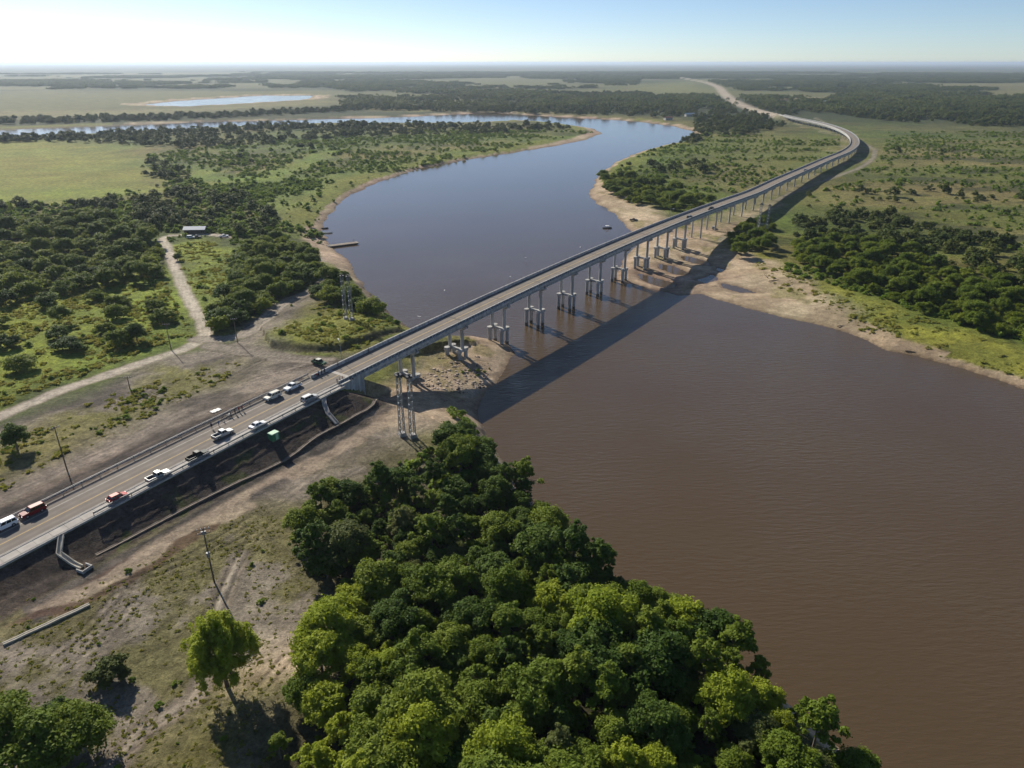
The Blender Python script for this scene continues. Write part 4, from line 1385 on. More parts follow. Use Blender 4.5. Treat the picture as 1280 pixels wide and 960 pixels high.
# the 280 that show largest are trees of their own, the others one mass
CAND.sort(key=lambda c: -c[0])
ORD = ['leftmost', 'second from left', 'third from left', 'fourth from left', 'fifth from left', 'sixth from left', 'seventh from left', 'eighth from left', 'ninth from left', 'tenth from left']
rows = {}
for c in CAND[:280]:
    lab = c[6]
    if 'grove' not in lab:
        y_ = c[2]; lab += ', nearer' if y_ < float(np.median([q[2] for q in CAND[:280] if q[7] == c[7]])) else ', farther'
    rows.setdefault(lab, []).append(c)
for lab, cs in rows.items():
    cs.sort(key=lambda c: c[1] / c[2])
    for i, c in enumerate(cs):
        tree(*c[1:6], lab if len(cs) == 1 else '%s, %s' % (lab, ORD[i] if i < 10 else (ORD[len(cs) - 1 - i].replace('leftmost', 'rightmost').replace('left', 'right') if len(cs) - 1 - i < 10 else 'in the middle')), c[7])
rest = CAND[280:]
if rest:
    xs = np.array([c[1] for c in rest]); ys = np.array([c[2] for c in rest])
    gn_scatter('woodland', np.stack([xs, ys, ground(xs, ys) - .1], 1), np.array([c[4] for c in rest]), [d[0] for d in DOME[:3]] + [b[0] for b in BROAD[:2]], None, 'remaining dark trees of the woods on both banks')
print('individual trees', len(TREES))


# ------------------------------------------------------------------ growth nobody could count
OPEN = [gpoly(q) for q in ([(238, 206), (262, 212), (262, 222), (320, 222), (410, 184), (424, 190), (345, 230), (265, 232), (238, 224)], [(214, 312), (262, 304), (285, 318), (285, 340), (262, 378), (240, 372)],
                           [(330, 250), (440, 225), (470, 222), (420, 255), (400, 285), (345, 275)], [(560, 196), (700, 176), (735, 172), (640, 190)], [(-80, 400), (60, 385), (180, 365), (225, 410), (100, 462), (-80, 520)])]


def stuff(name, label, meshes, m, specs):
    P, S = [], []
    for px, dens, lo, hi, th in specs:
        Pw = gpoly(px)
        a = (Pw[:, 0].max() - Pw[:, 0].min()) * (Pw[:, 1].max() - Pw[:, 1].min())
        n = min(int(a * dens), 60000)
        x = rng.uniform(Pw[:, 0].min(), Pw[:, 0].max(), n); y = rng.uniform(Pw[:, 1].min(), Pw[:, 1].max(), n)
        k = inside(Pw, x, y); x, y = x[k], y[k]
        if th: k = rng.random(len(x)) < .06 + .94 * sstep(.10, -.08, fbm(x * th[3] if len(th) > 3 else x, y, th[0], th[2], 5) - th[1]); x, y = x[k], y[k]
        if name == 'scrub':
            for q_ in OPEN:
                k = ~inside(q_, x, y) | (rng.random(len(x)) < .12); x, y = x[k], y[k]
        k = free(x, y, .5, 3.0); x, y = x[k], y[k]
        if len(x) == 0: continue
        z = ground(x, y)
        P.append(np.stack([x, y, z - .05], 1)); S.append(lo * .7 + (hi * 1.15 - lo * .7) * rng.random(len(x)) ** 2.2)
    P = np.concatenate(P); S = np.concatenate(S)
    print(name, len(P))
    return gn_scatter(name, P, S, meshes, m, label)


stuff('scrub', 'low green scrub and bushes covering the flood plain', SHRUB, None, [
    ([(-80, 252), (100, 250), (260, 225), (400, 225), (400, 290), (330, 300), (230, 290), (60, 292), (-80, 310)], .09, .7, 2.6, (30, .58, 3)),
    ([(-80, 380), (60, 360), (200, 340), (240, 420), (100, 470), (-80, 540)], .07, .25, 1.3, (14, .48, 5)),
    ([(190, 300), (300, 280), (400, 330), (490, 400), (400, 380), (250, 410)], .12, .5, 1.8, (14, .5, 7)),
    ([(180, 195), (330, 175), (560, 162), (740, 165), (640, 185), (480, 220), (410, 270), (400, 300), (300, 260), (210, 245)], .040, .7, 2.7, (34, .54, 9, .5)),
    ([(340, 430), (400, 382), (492, 404), (440, 445)], .08, .3, 1.1, (9, .5, 11)),
    ([(-60, 590), (120, 500), (300, 448), (300, 465), (130, 550), (-60, 650)], .14, .2, .9, (10, .48, 13)),
    ([(-60, 770), (120, 740), (330, 640), (400, 700), (420, 800), (330, 960), (-60, 1000)], .03, .12, .6, (12, .46, 15)),
    ([(380, 690), (440, 610), (560, 560), (700, 700), (1150, 1050), (1150, 1180), (330, 1180), (420, 820)], .12, .7, 2.2, None),
    ([(460, 372), (505, 408), (495, 412), (450, 385)], .14, .6, 1.6, None),
    ([(985, 326), (1050, 345), (1100, 364), (1200, 398), (1300, 424), (1300, 432), (1200, 408), (1100, 374), (980, 335)], .16, .6, 1.8, None),
    ([(870, 165), (1050, 175), (1050, 205), (900, 245), (760, 235), (770, 205)], .030, .7, 2.3, (40, .52, 19, .4)),
    ([(1000, 255), (1100, 200), (1110, 165), (1320, 165), (1320, 330), (1150, 290)], .032, .6, 2.1, (30, .51, 21, .35)),
    ([(545, 440), (600, 424), (640, 436), (600, 452), (560, 455)], .12, .3, 1.0, (6, .52, 23)),
    ([(560, 500), (610, 520), (640, 590), (600, 590), (560, 545)], .15, .5, 1.5, None)])
stuff('grass', 'rough tufted grass on fields and verges', TUFT, None, [
    ([(-80, 380), (60, 360), (200, 340), (240, 420), (100, 470), (-80, 540)], .30, .5, 1.5, (10, .55, 31)),
    ([(215, 310), (262, 300), (292, 325), (262, 392), (240, 380)], .30, .4, 1.3, (8, .56, 33)),
    ([(335, 420), (400, 382), (492, 404), (440, 445)], .35, .4, 1.2, (8, .56, 35)),
    ([(-60, 590), (120, 500), (300, 448), (300, 465), (130, 550), (-60, 650)], .4, .4, 1.1, (10, .52, 13)),
    ([(-60, 770), (120, 740), (330, 640), (400, 700), (420, 800), (330, 960), (-60, 1000)], 1.6, .10, .36, (11, .52, 15)),
    ([(935, 315), (1060, 365), (1300, 445), (1300, 480), (1080, 405), (960, 345)], .16, .5, 1.4, (14, .52, 37))])
stuff('distant_woodland', 'far woods of dark trees merging toward the horizon', FAR, None, [
    ([(-80, 264), (100, 254), (190, 246), (265, 236), (310, 246), (350, 276), (330, 300), (280, 290), (240, 292), (180, 285), (60, 286), (-80, 300)], .016, .45, .95, (40, .56, 41)),
    ([(170, 198), (225, 205), (240, 235), (200, 245), (185, 225)], .006, .5, .9, None),
    ([(-120, 178), (0, 175), (200, 167), (330, 160), (430, 157), (560, 158), (700, 157), (720, 161), (600, 168), (450, 172), (330, 182), (230, 186), (100, 178)], .007, .55, 1.15, (90, .53, 43, .5)),
    ([(-120, 181), (0, 174.5), (200, 165), (330, 158), (560, 156), (560, 159), (330, 162), (200, 169), (0, 179), (-120, 185)], .012, .7, 1.2, (60, .54, 59)),
    ([(310, 180), (420, 172), (430, 195), (300, 205), (250, 215)], .002, .5, 1.0, (60, .48, 45)),
    ([(-120, 158), (100, 154), (250, 149), (450, 139), (450, 136), (250, 144), (-120, 153)], .008, .7, 1.2, None),
    ([(760, 208), (830, 205), (940, 205), (930, 213), (870, 216), (800, 214)], .004, .6, 1.0, (40, .5, 47)),
    ([(868, 145), (900, 138), (950, 143), (985, 157), (950, 166), (900, 172), (870, 180), (840, 182), (868, 165)], .008, .7, 1.2, (70, .54, 49)),
    ([(1030, 140), (1080, 130), (1300, 122), (1300, 158), (1200, 158), (1120, 152), (1070, 147)], .008, .8, 1.3, (90, .56, 51)),
    ([(1090, 182), (1190, 182), (1190, 194), (1100, 192)], .003, .6, 1.0, (40, .5, 53)),
    ([(1010, 238), (1100, 232), (1320, 245), (1320, 275), (1200, 262), (1080, 250), (1000, 262)], .004, .45, .85, (34, .47, 55, .4)),
    ([(980, 285), (1040, 268), (1120, 272), (1320, 322), (1420, 350), (1420, 400), (1300, 372), (1220, 350), (1140, 320), (1060, 300), (1000, 305)], .013, .6, 1.0, None),
    ([(430, 128), (560, 122), (700, 118), (800, 116), (880, 128), (868, 146), (800, 148), (700, 143), (560, 140), (430, 137)], .005, .8, 1.3, (160, .56, 57, .5)),
    ([(930, 128), (960, 124), (975, 136), (1000, 142), (985, 146), (955, 138)], .006, .7, 1.1, None)])
# still farther: clumps
ang = np.radians(rng.uniform(-46, 46, 34000)); rr_ = np.sqrt(rng.uniform(1700 ** 2, 8500 ** 2, 34000))
x, y = rr_ * np.sin(ang), rr_ * np.cos(ang)
fx = fbm(x * .8, y, 520, 77, 6); fy = fbm(x * .6, y, 1700, 83, 5)
keep = (fx < .455 + .11 * rng.random(len(x))) & ~((fy > .63)) & (polydist(AX[AS > S_END - 300][::3, :2], x, y, False) > 45)
for px in ([(-120, 112), (60, 112), (420, 110), (440, 136), (250, 150), (-120, 156)], [(795, 100), (890, 98), (895, 114), (840, 120), (795, 113)], [(425, 134), (700, 139), (880, 158), (700, 152), (425, 152)]):
    keep &= ~inside(gpoly(px), x, y)
keep &= water_sd(x, y)[0] > 15
x, y = x[keep], y[keep]
gn_scatter('distant_woodland', np.stack([x, y, np.full(len(x), 2.0)], 1), rng.uniform(.55, 1.15, len(x)), CLUMP, None, 'hazy woods in dark bands along the horizon')
print('clumps', len(x))

# ------------------------------------------------------------------ vehicles
PAINT = {'white': (.80, .81, .82), 'silver': (.42, .43, .44), 'grey': (.20, .21, .215), 'black_green': (.018, .024, .022), 'dark_red': (.20, .012, .016),
         'red': (.42, .012, .016), 'dark': (.03, .032, .036), 'green': (.03, .10, .05), 'cream': (.62, .60, .52)}
PM = {}


def paint(c):
    if c not in PM:
        m = mat('car_paint_' + c, PAINT[c], .5, .45 if c in ('silver', 'grey') else 0.0, var=.04, scale=2)
        b = m.node_tree.nodes['Principled BSDF']; b.inputs['Coat Weight'].default_value = .0; b.inputs['Specular IOR Level'].default_value = .22
        PM[c] = m
    return PM[c]


def loft_side(mb, prof, w, ch=.09, mi=0):
    """closed side profile (x, z) given width, with its outer edges rounded off"""
    cx = sum(p[0] for p in prof) / len(prof); cz = sum(p[1] for p in prof) / len(prof)
    def sec(y, k):
        return [(cx + (x - cx) * (1 - k * .5), y, cz + (z - cz) * (1 - k)) for x, z in prof]
    mb.sweep([sec(-w, .10), sec(-w + ch, .0), sec(w - ch, .0), sec(w, .10)], mi)


def quad_on(mb, a, b, c, d, off):
    a, b, c, d = (Vector(p) for p in (a, b, c, d))
    n = (b - a).cross(d - a).normalized() * off
    mb.add([a + n, b + n, c + n, d + n, a, b, c, d], [(0, 1, 2, 3), (4, 5, 1, 0), (5, 6, 2, 1), (6, 7, 3, 2), (7, 4, 0, 3)], 0)


def lerp3(a, b, t):
    return tuple(a[i] + (b[i] - a[i]) * t for i in range(3))


def inset(a, b, c, d, u0, u1, v0, v1):
    def P(u, v):
        return lerp3(lerp3(a, b, u), lerp3(d, c, u), v)
    return P(u0, v0), P(u1, v0), P(u1, v1), P(u0, v1)


def vehicle(name, kind, col, s, d, heading, label, pos=None, ang=None):
    p = road(s, d, .012) if pos is None else pos
    a = road_dir(s) + (math.pi if heading < 0 else 0) if ang is None else ang
    t = thing(name, tuple(p), a, label, {'pickup': 'pickup truck', 'suv': 'car', 'hatch': 'car', 'sedan': 'car'}[kind])
    pm = paint(col)
    L, W = {'pickup': (5.3, .92), 'suv': (4.75, .93), 'hatch': (4.1, .86), 'sedan': (4.6, .88)}[kind]
    x0, x1 = -L / 2, L / 2
    b = MB()
    belt = {'pickup': 1.08, 'suv': 1.10, 'hatch': .95, 'sedan': .93}[kind]
    top = {'pickup': 1.78, 'suv': 1.80, 'hatch': 1.50, 'sedan': 1.45}[kind]
    hood = belt - .06
    if kind == 'pickup':
        cf, cr, tf, tr = 1.05, -.72, .42, -.58
        loft_side(b, [(x1, .38), (x1, .72), (x1 - .12, hood - .08), (cf + .1, hood + .02), (-.78, belt), (-.78, .36), (x1 - .2, .30)], W)
    elif kind == 'suv':
        cf, cr, tf, tr = 1.15, x0 + .06, .45, x0 + .28
        loft_side(b, [(x1, .40), (x1, .74), (x1 - .12, hood - .08), (cf + .1, hood + .02), (x0 + .04, belt), (x0, .85), (x0 + .02, .42), (x0 + .3, .30), (x1 - .2, .30)], W)
    elif kind == 'hatch':
        cf, cr, tf, tr = 1.05, x0 + .10, .25, x0 + .62
        loft_side(b, [(x1, .34), (x1 - .02, .62), (x1 - .2, hood - .12), (cf + .05, hood), (x0 + .06, belt), (x0, .75), (x0 + .02, .36), (x0 + .3, .24), (x1 - .2, .24)], W)
    else:
        cf, cr, tf, tr = 1.0, x0 + .72, .25, x0 + 1.35
        loft_side(b, [(x1, .34), (x1 - .02, .60), (x1 - .2, hood - .12), (cf + .05, hood), (x0 + .7, belt), (x0 + .08, belt - .05), (x0, .7), (x0 + .02, .36), (x0 + .3, .24), (x1 - .2, .24)], W)
    body = b.build('body', pm, t)
    wb, wt = W - .05, W - .24
    zb = belt - .03
    A = [(cf, -wb, zb), (cf, wb, zb), (cr, wb, zb), (cr, -wb, zb)]; B = [(tf, -wt, top), (tf, wt, top), (tr, wt, top), (tr, -wt, top)]
    Bm = [(tf + .10, -wt - .04, top - .10), (tf + .10, wt + .04, top - .10), (tr - .06, wt + .04, top - .10), (tr - .06, -wt - .04, top - .10)]
    cab = MB().sweep([A, Bm, [lerp3(q, (0.0, 0, top), .04) for q in B]], 0)
    cab.build('cabin', pm, t)
    g = MB(); quad_on(g, *inset(A[0], A[1], Bm[1], Bm[0], .05, .95, .10, .98), .012); g.build('windshield', M['glass'], t)
    g = MB(); quad_on(g, *inset(A[2], A[3], Bm[3], Bm[2], .08, .92, .18, .95), .012); g.build('rear_window', M['glass'], t)
    for sg, (i, j) in ((1, (1, 2)), (-1, (3, 0))):
        q = (A[i], A[j], Bm[j], Bm[i])
        for u0, u1 in (((.08, .47), (.52, .93)) if kind != 'suv' else ((.06, .35), (.39, .66), (.70, .94))):
            g = MB(); quad_on(g, *inset(*q, u0, u1, .12, .93), .012); g.build('side_window', M['glass'], t)
        MB().box((cf - .05, sg * (W + .10), belt + .10), (.12, .22, .17)).build('mirror', pm, t)
    if kind == 'pickup':
        bed = MB()
        for sg in (-1, 1):
            bed.box((-1.70, sg * (W - .05), .74), (1.86, .10, .68))
        bed.box((x0 + .05, 0, .74), (.10, 2 * W - .22, .68)); bed.box((-1.70, 0, .52), (1.84, 2 * W - .2, .10))
        bed.build('cargo_bed', pm, t)
        MB().box((-1.70, 0, .60), (1.70, 2 * W - .26, .04)).build('bed_liner', M['plastic'], t)
    wr = .38 if kind in ('pickup', 'suv') else .32
    for wx in (x1 - .92, x0 + 1.02):
        for sg in (-1, 1):
            wq = MB().tube((0, -.12, 0), (0, .12, 0), wr, wr, 14).build('wheel', M['tyre'], t); wq.location = (wx, sg * (W - .08), wr)
            MB().tube((0, sg * .08, 0), (0, sg * .128, 0), wr * .62, wr * .55, 10).build('rim', M['rim'], wq)
    for sg in (-1, 1):
        MB().box((x1 - .05, sg * (W - .26), .68 if wr > .35 else .58), (.14, .36, .15)).build('headlight', M['lamp_glass'], t)
        MB().box((x0 + .03, sg * (W - .13), .86 if wr > .35 else .74), (.10, .16, .32)).build('tail_light', M['tail'], t)
    MB().box((x1 - .02, 0, .42), (.14, 2 * W - .2, .20)).build('bumper', M['plastic'], t)
    MB().box((x0 + .0, 0, .44), (.14, 2 * W - .2, .18)).build('bumper', M['plastic'], t)
    return t


def on_road(u, v):
    return road_sd(u, v)


VEH = [('suv', 'white', 6, 660, -1, 'white sport utility car cut by the left edge of the picture'),
       ('suv', 'dark_red', 42, 642, -1, 'dark red sport utility car following the white one on the far lane'),
       ('hatch', 'red', 147, 624, 1, 'small bright red car parked on the footway side'),
       ('pickup', 'silver', 197, 597, 1, 'silver double cab pickup parked in front of the red car'),
       ('pickup', 'black_green', 247, 572, 1, 'blackish green pickup parked between two silver pickups'),
       ('pickup', 'silver', 279, 545, 1, 'grey silver pickup standing toward the middle of the road near the group of people'),
       ('sedan', 'white', 321, 533, 1, 'white car above the green cabin on the slope'),
       ('suv', 'cream', 341, 498, -1, 'silver beige sport utility car by the far guard rail'),
       ('pickup', 'white', 366, 486, -1, 'white pickup with black load by the far guard rail'),
       ('suv', 'silver', 388, 501, 1, 'silver car parked at the top of the curved chute'),
       ('suv', 'grey', 862, 273, 1, 'dark car driving on the bridge above the far sand bank'),
       ('suv', 'dark', 891, 263, -1, 'dark car farther along the bridge, before the viaduct'),
       ('suv', 'silver', 1012, 214, 1, 'pale car on the viaduct short of the bend')]
for kind, colr, u, v, hd, lab in VEH:
    s, d = on_road(u, v)
    name = 'pickup_truck' if kind == 'pickup' else 'car'
    lim = 5.6 if s < S_AB - 10 else 3.2
    d = max(-5.4 if s < S_AB - 10 else -3.2, min(lim, d))
    if d > 3.3 and s < S_AB - 10: d = 5.4 if d > 4.6 else d
    t = vehicle(name, kind, colr, s, d, hd, lab)
    if 4.0 < d: t.location.z += .05
    if colr == 'white' and kind == 'pickup':
        MB().box((-1.70, 0, .98), (1.5, 1.5, .72), 0, taper=.94).build('load', M['plastic'], t)
p = gp(399, 455); vehicle('pickup_truck', 'pickup', 'green', 0, 0, 1, 'dark green pickup with pale roof on the dirt below the bridge head', (p[0], p[1], gz(p[0], p[1]) + .02), -.5)
for o in bpy.data.objects:
    if o.get('label', '').startswith('dark green pickup with pale'):
        MB().box((-.05, 0, 1.80), (1.5, 1.45, .05)).build('roof_panel', paint('cream'), o)
for u, v, kd, c, an, lab in [(892, 286, 'suv', 'silver', 1.2, 'pale car parked beneath the viaduct on the far bank'), (792, 276, 'pickup', 'dark', .1, 'dark pickup on the far sand bank upstream of the bridge'),
                             (239, 298, 'suv', 'white', .1, 'white car parked before the white roofed shed'), (246, 297.5, 'pickup', 'dark', .2, 'dark pickup beside the white car at the shed'),
                             (280, 296.5, 'pickup', 'white', .6, 'white pickup half hidden by trees right of the shed')]:
    p = gp(u, v); vehicle('pickup_truck' if kd == 'pickup' else 'car', kd, c, 0, 0, 1, lab, (p[0], p[1], gz(p[0], p[1]) + .02), an)


# ------------------------------------------------------------------ people
CLOTH = {k: mat('cloth_' + k, c, .9, var=.15, scale=6) for k, c in {'navy': (.03, .04, .09), 'white': (.7, .7, .68), 'red': (.32, .03, .03), 'black': (.02, .02, .022), 'blue': (.07, .14, .28), 'khaki': (.22, .18, .11), 'grey': (.15, .15, .16)}.items()}
M['skin'] = mat('skin', (.32, .19, .13), .6, var=.06); M['hair'] = mat('hair', (.015, .012, .01), .7); M['shoe'] = mat('shoe', (.03, .026, .022), .7)


def person_mesh(pose):
    V = [(0, 0, .94), (0, 0, 1.16), (0, .01, 1.36), (0, .01, 1.48), (0, .03, 1.57), (0, .03, 1.68)]
    R_ = [(.145, .105), (.135, .10), (.155, .105), (.055, .055), (.088, .098), (.075, .085)]
    E_ = [(0, 1), (1, 2), (2, 3), (3, 4), (4, 5)]
    for sg in (-1, 1):
        o = len(V)
        st = {'stand': 0, 'walk': .22 * sg, 'point': 0}[pose]
        V += [(sg * .095, 0, .86), (sg * .11, .03 + st, .50), (sg * .115, -.02 + st * 1.2, .10), (sg * .125, .14 + st * 1.2, .05)]
        R_ += [(.095, .095), (.065, .065), (.042, .042), (.04, .032)]
        E_ += [(0, o), (o, o + 1), (o + 1, o + 2), (o + 2, o + 3)]
        o = len(V)
        sw = {'stand': .02, 'walk': -.16 * sg, 'point': .02}[pose]
        if pose == 'point' and sg > 0:
            V += [(sg * .19, 0, 1.40), (sg * .30, .14, 1.22), (sg * .26, .36, 1.30), (sg * .25, .46, 1.32)]
        else:
            V += [(sg * .19, 0, 1.40), (sg * .245, sw * .6, 1.13), (sg * .235, .06 + sw, .90), (sg * .225, .09 + sw, .80)]
        R_ += [(.062, .062), (.045, .045), (.032, .032), (.036, .022)]
        E_ += [(2, o), (o, o + 1), (o + 1, o + 2), (o + 2, o + 3)]
    me = bpy.data.meshes.new('person_frame'); me.from_pydata(V, E_, [])
    ob = bpy.data.objects.new('person_frame', me); COL.objects.link(ob)
    sk = ob.modifiers.new('skin', 'SKIN'); sk.use_smooth_shade = True
    for i, r in enumerate(R_):
        me.skin_vertices[0].data[i].radius = r
    me.skin_vertices[0].data[0].use_root = True
    ob.modifiers.new('sub', 'SUBSURF').levels = 1
    dg = bpy.context.evaluated_depsgraph_get()
    out = bpy.data.meshes.new_from_object(ob.evaluated_get(dg))
    bpy.data.objects.remove(ob)
    out.materials.clear()
    for m in (CLOTH['navy'], CLOTH['black'], M['skin'], M['hair'], M['shoe']):
        out.materials.append(m)
    for pl in out.polygons:
        c = pl.center
        arm = abs(c.x) > .205 and c.z < 1.24 or (c.y > .2 and c.z > 1.1)
        pl.material_index = (3 if (c.z > 1.655 or (c.z > 1.54 and c.y < 0.0)) else 2) if c.z > 1.47 else (2 if arm else (0 if c.z > .95 else (1 if c.z > .11 else 4)))
        pl.use_smooth = True
    out.name = 'person'
    return out


PMESH = {k: person_mesh(k) for k in ('stand', 'walk', 'point')}


def person(u, v, pose, shirt, legs, rz, label, side=None, on=True):
    s, d = road_sd(u, v)
    if side: d = side
    if s < S_AB - 10: d = max(-6.3, min(6.3, d))
    else: d = max(-4.3, min(4.3, d))
    p = road(s, d, .005 if d < 4 else .055)
    o = link('person', PMESH[pose]); o.location = p; o.rotation_euler = (0, 0, rz)
    for i, c in ((0, shirt), (1, legs)):
        o.material_slots[i].link = 'OBJECT'; o.material_slots[i].material = CLOTH[c]
    return tag(o, label, 'person', 'people on the approach road')


person(265, 536, 'stand', 'navy', 'black', .5, 'person in dark shirt standing behind the grey pickup, nearest the camera')
person(282, 527, 'walk', 'khaki', 'navy', 2.4, 'person in khaki walking alone between the pickup and the group', -5.3)
person(290, 521, 'stand', 'grey', 'navy', 2.0, 'person in grey standing beside the first motorcycle', -5.3)
person(295, 518, 'point', 'black', 'black', 1.2, 'person in black with raised arm in the group by the guard rail', -5.3)
person(299.5, 515.5, 'stand', 'red', 'black', 2.8, 'person in red shirt in the middle of the guard rail group', -5.3)
person(303, 513.5, 'stand', 'red', 'navy', 4.0, 'person in red shirt at the bridge end of the guard rail group', -5.3)
person(274, 533, 'walk', 'blue', 'grey', 1.0, 'person in blue walking along the far lane past the grey pickup')
person(398.5, 470, 'stand', 'blue', 'black', 1.0, 'person in blue beside the second motorcycle at the bridge head', -5.6)
person(402.5, 468.5, 'stand', 'black', 'black', 2.2, 'person in black at the far side of the bridge head')
person(406, 466.5, 'walk', 'navy', 'black', 4.2, 'person in navy nearest the parapet end at the far side')
person(420.5, 458, 'stand', 'black', 'navy', 1.8, 'person leaning at the far parapet below the lamp post', -4.3)
person(463, 441, 'stand', 'navy', 'black', 1.8, 'lone person at the far parapet, farthest out on the bridge', -4.3)
person(427, 479, 'stand', 'grey', 'black', 5.2, 'person in grey at the near parapet end', 4.2)
person(430.5, 477.5, 'stand', 'red', 'black', 5.0, 'person in red at the near parapet end', 4.2)
person(424.5, 481, 'point', 'navy', 'black', 5.6, 'person in navy pointing at the near parapet end', 4.2)


def motorcycle(u, v, rz, c, label):
    s, d = road_sd(u, v)
    t = thing('motorcycle', tuple(road(s, max(d, -6.2), .01)), rz, label, 'motorcycle')
    for x in (-.66, .66):
        w_ = MB()
        for k in range(14):
            a0, a1 = 6.2832 * k / 14, 6.2832 * (k + 1) / 14
            w_.tube((x + .27 * math.cos(a0), 0, .31 + .27 * math.sin(a0)), (x + .27 * math.cos(a1), 0, .31 + .27 * math.sin(a1)), .05, .05, 6, caps=False)
        w_.tube((x, -.05, .31), (x, .05, .31), .06, .06, 8); w_.build('wheel', M['tyre'], t)
    f = MB(); f.tube((-.66, 0, .31), (-.1, 0, .42), .04, .04, 6); f.tube((.66, 0, .31), (.42, 0, .95), .035, .035, 6); f.tube((-.1, 0, .42), (.36, 0, .78), .04, .04, 6); f.build('frame', M['steel_dark'], t)
    MB().box((.0, 0, .42), (.42, .3, .3), 0, taper=.8).build('engine', M['galv'], t)
    MB().box((.14, 0, .78), (.52, .3, .24), 0, taper=.7).build('fuel_tank', paint(c), t)
    MB().box((-.40, 0, .76), (.66, .26, .12), 0, taper=.9).build('seat', M['plastic'], t)
    MB().tube((.36, -.36, 1.02), (.36, .36, 1.02), .025, .025, 6).build('handlebar', M['steel_dark'], t)
    MB().tube((.50, 0, .88), (.58, 0, .88), .09, .08, 8).build('headlight', M['lamp_glass'], t)


motorcycle(286.5, 521.5, .9, 'silver', 'motorcycle parked by the guard rail group of people')
motorcycle(395.5, 471, .9, 'red', 'motorcycle parked at the end of the far guard rail')

# ------------------------------------------------------------------ things lying about
gx = gp(343, 549)
t = thing('cabin', (gx[0], gx[1], gz(gx[0], gx[1]) - .3), road_dir(60), 'small green portable cabin with pale green roof on the dark slope', 'cabin')
M['cabin'] = mat('cabin_green', (.03, .20, .075), .5, var=.1); M['cabin_roof'] = mat('cabin_roof_pale_green', (.34, .56, .36), .5, var=.08)
MB().box((0, 0, 1.2), (2.1, 1.6, 1.9)).build('wall', M['cabin'], t)
MB().box((0, 0, 2.22), (2.4, 1.9, .14), 0, taper=.9).build('roof', M['cabin_roof'], t)
MB().box((.3, -.815, 1.15), (.75, .05, 1.6)).build('door', M['cabin_roof'], t)
for sy in (-.6, .6): MB().box((0, sy, .14), (2.3, .16, .26)).build('skid', M['wood'], t)
gx = gp(270, 514)
mb = MB(); nx, ny = 10, 6
sheetv = [((i / nx - .5) * 2.9, (j / ny - .5) * 1.7, .10 + .10 * math.sin(i * 1.7 + j) + .05 * math.cos(j * 2.1)) for j in range(ny + 1) for i in range(nx + 1)]
mb.add(sheetv, [(j * (nx + 1) + i, j * (nx + 1) + i + 1, (j + 1) * (nx + 1) + i + 1, (j + 1) * (nx + 1) + i) for j in range(ny) for i in range(nx)], 0, True)
o = mb.build('tarpaulin', M['white_paint']); o.location = (gx[0], gx[1], gz(gx[0], gx[1]) + .12); o.rotation_euler = (0, 0, .9)
o.modifiers.new('thick', 'SOLIDIFY').thickness = .03
tag(o, 'white tarpaulin spread on the bare verge beyond the guard rail', 'tarpaulin')


def boat(name, u, v, L, rz, hullm, label, cabin=False):
    p = at(u, v, 0)
    t = thing(name, (p[0], p[1], 0), rz, label, 'boat', 'boats along the banks')
    rows, inner = [], []
    for k in range(9):
        f = k / 8; x = (f - .5) * L; wd = .95 * (1 - max(0, (f - .45) / .55) ** 2.2) * (.85 + .15 * min(1, f * 4)) + .02; hb = .55 + .25 * f ** 3
        rows.append([(x, -wd, hb), (x, -wd * .75, -.15), (x, wd * .75, -.15), (x, wd, hb), (x, wd * .88, hb), (x, wd * .66, .05), (x, -wd * .66, .05), (x, -wd * .88, hb)])
    MB().sweep(rows, 0).build('hull', hullm, t)
    for x in (-.28, 0, .22): MB().box((x * L, 0, .38), (.28, 1.35, .05)).build('thwart', M['wood'], t)
    if cabin:
        for sx in (-.9, .7):
            for sy in (-.7, .7): MB().tube((sx, sy, .3), (sx, sy, 1.7), .04, .04, 6).build('canopy_post', M['galv'], t)
        MB().box((-.1, 0, 1.74), (2.3, 1.8, .08), 0, taper=.95).build('canopy', M['white_paint'], t)


M['hull_dark'] = mat('dark_hull', (.05, .045, .042), .6); M['hull_white'] = mat('white_hull', (.6, .6, .58), .5)
boat('boat', 759, 285.5, 6.0, .15, M['hull_dark'], 'dark boat with white canopy moored off the far sand bank', True)
boat('boat', 404, 286, 6.5, .3, M['hull_dark'], 'dark boat moored at the left bank landing, upper of two')
boat('boat', 409, 291.5, 6.5, .2, M['hull_white'], 'pale boat moored at the left bank landing, lower of two')
a, b = at(411, 309, 0), at(447, 304.5, 0)
t = thing('barge', ((a[0] + b[0]) / 2, (a[1] + b[1]) / 2, 0), math.atan2(b[1] - a[1], b[0] - a[0]), 'long flat barge with plank deck jutting from the left bank', 'barge')
Lb = float(np.linalg.norm(b - a))
MB().sweep([[(x, -2.2, zt), (x, 2.2, zt), (x, 1.9, zl), (x, -1.9, zl)] for x, zt, zl in ((-Lb / 2 - 1, 1.0, .7), (-Lb / 2 + 1, .8, -.4), (Lb / 2 - 2, .8, -.4), (Lb / 2, .95, .5))], 0).build('hull', M['hull_dark'], t)
for i in range(int(Lb / .9)):
    MB().box((-Lb / 2 + 1.2 + i * .9, 0, .86 + random.uniform(-.01, .02)), (.84, 4.2, .06)).build('plank', M['rim'] if False else M['earth_curb'], t)
for x in (-Lb * .3, Lb * .4): MB().tube((x, 1.8, .8), (x, 1.8, 2.6), .08, .08, 6).build('mooring_post', M['steel_dark'], t)


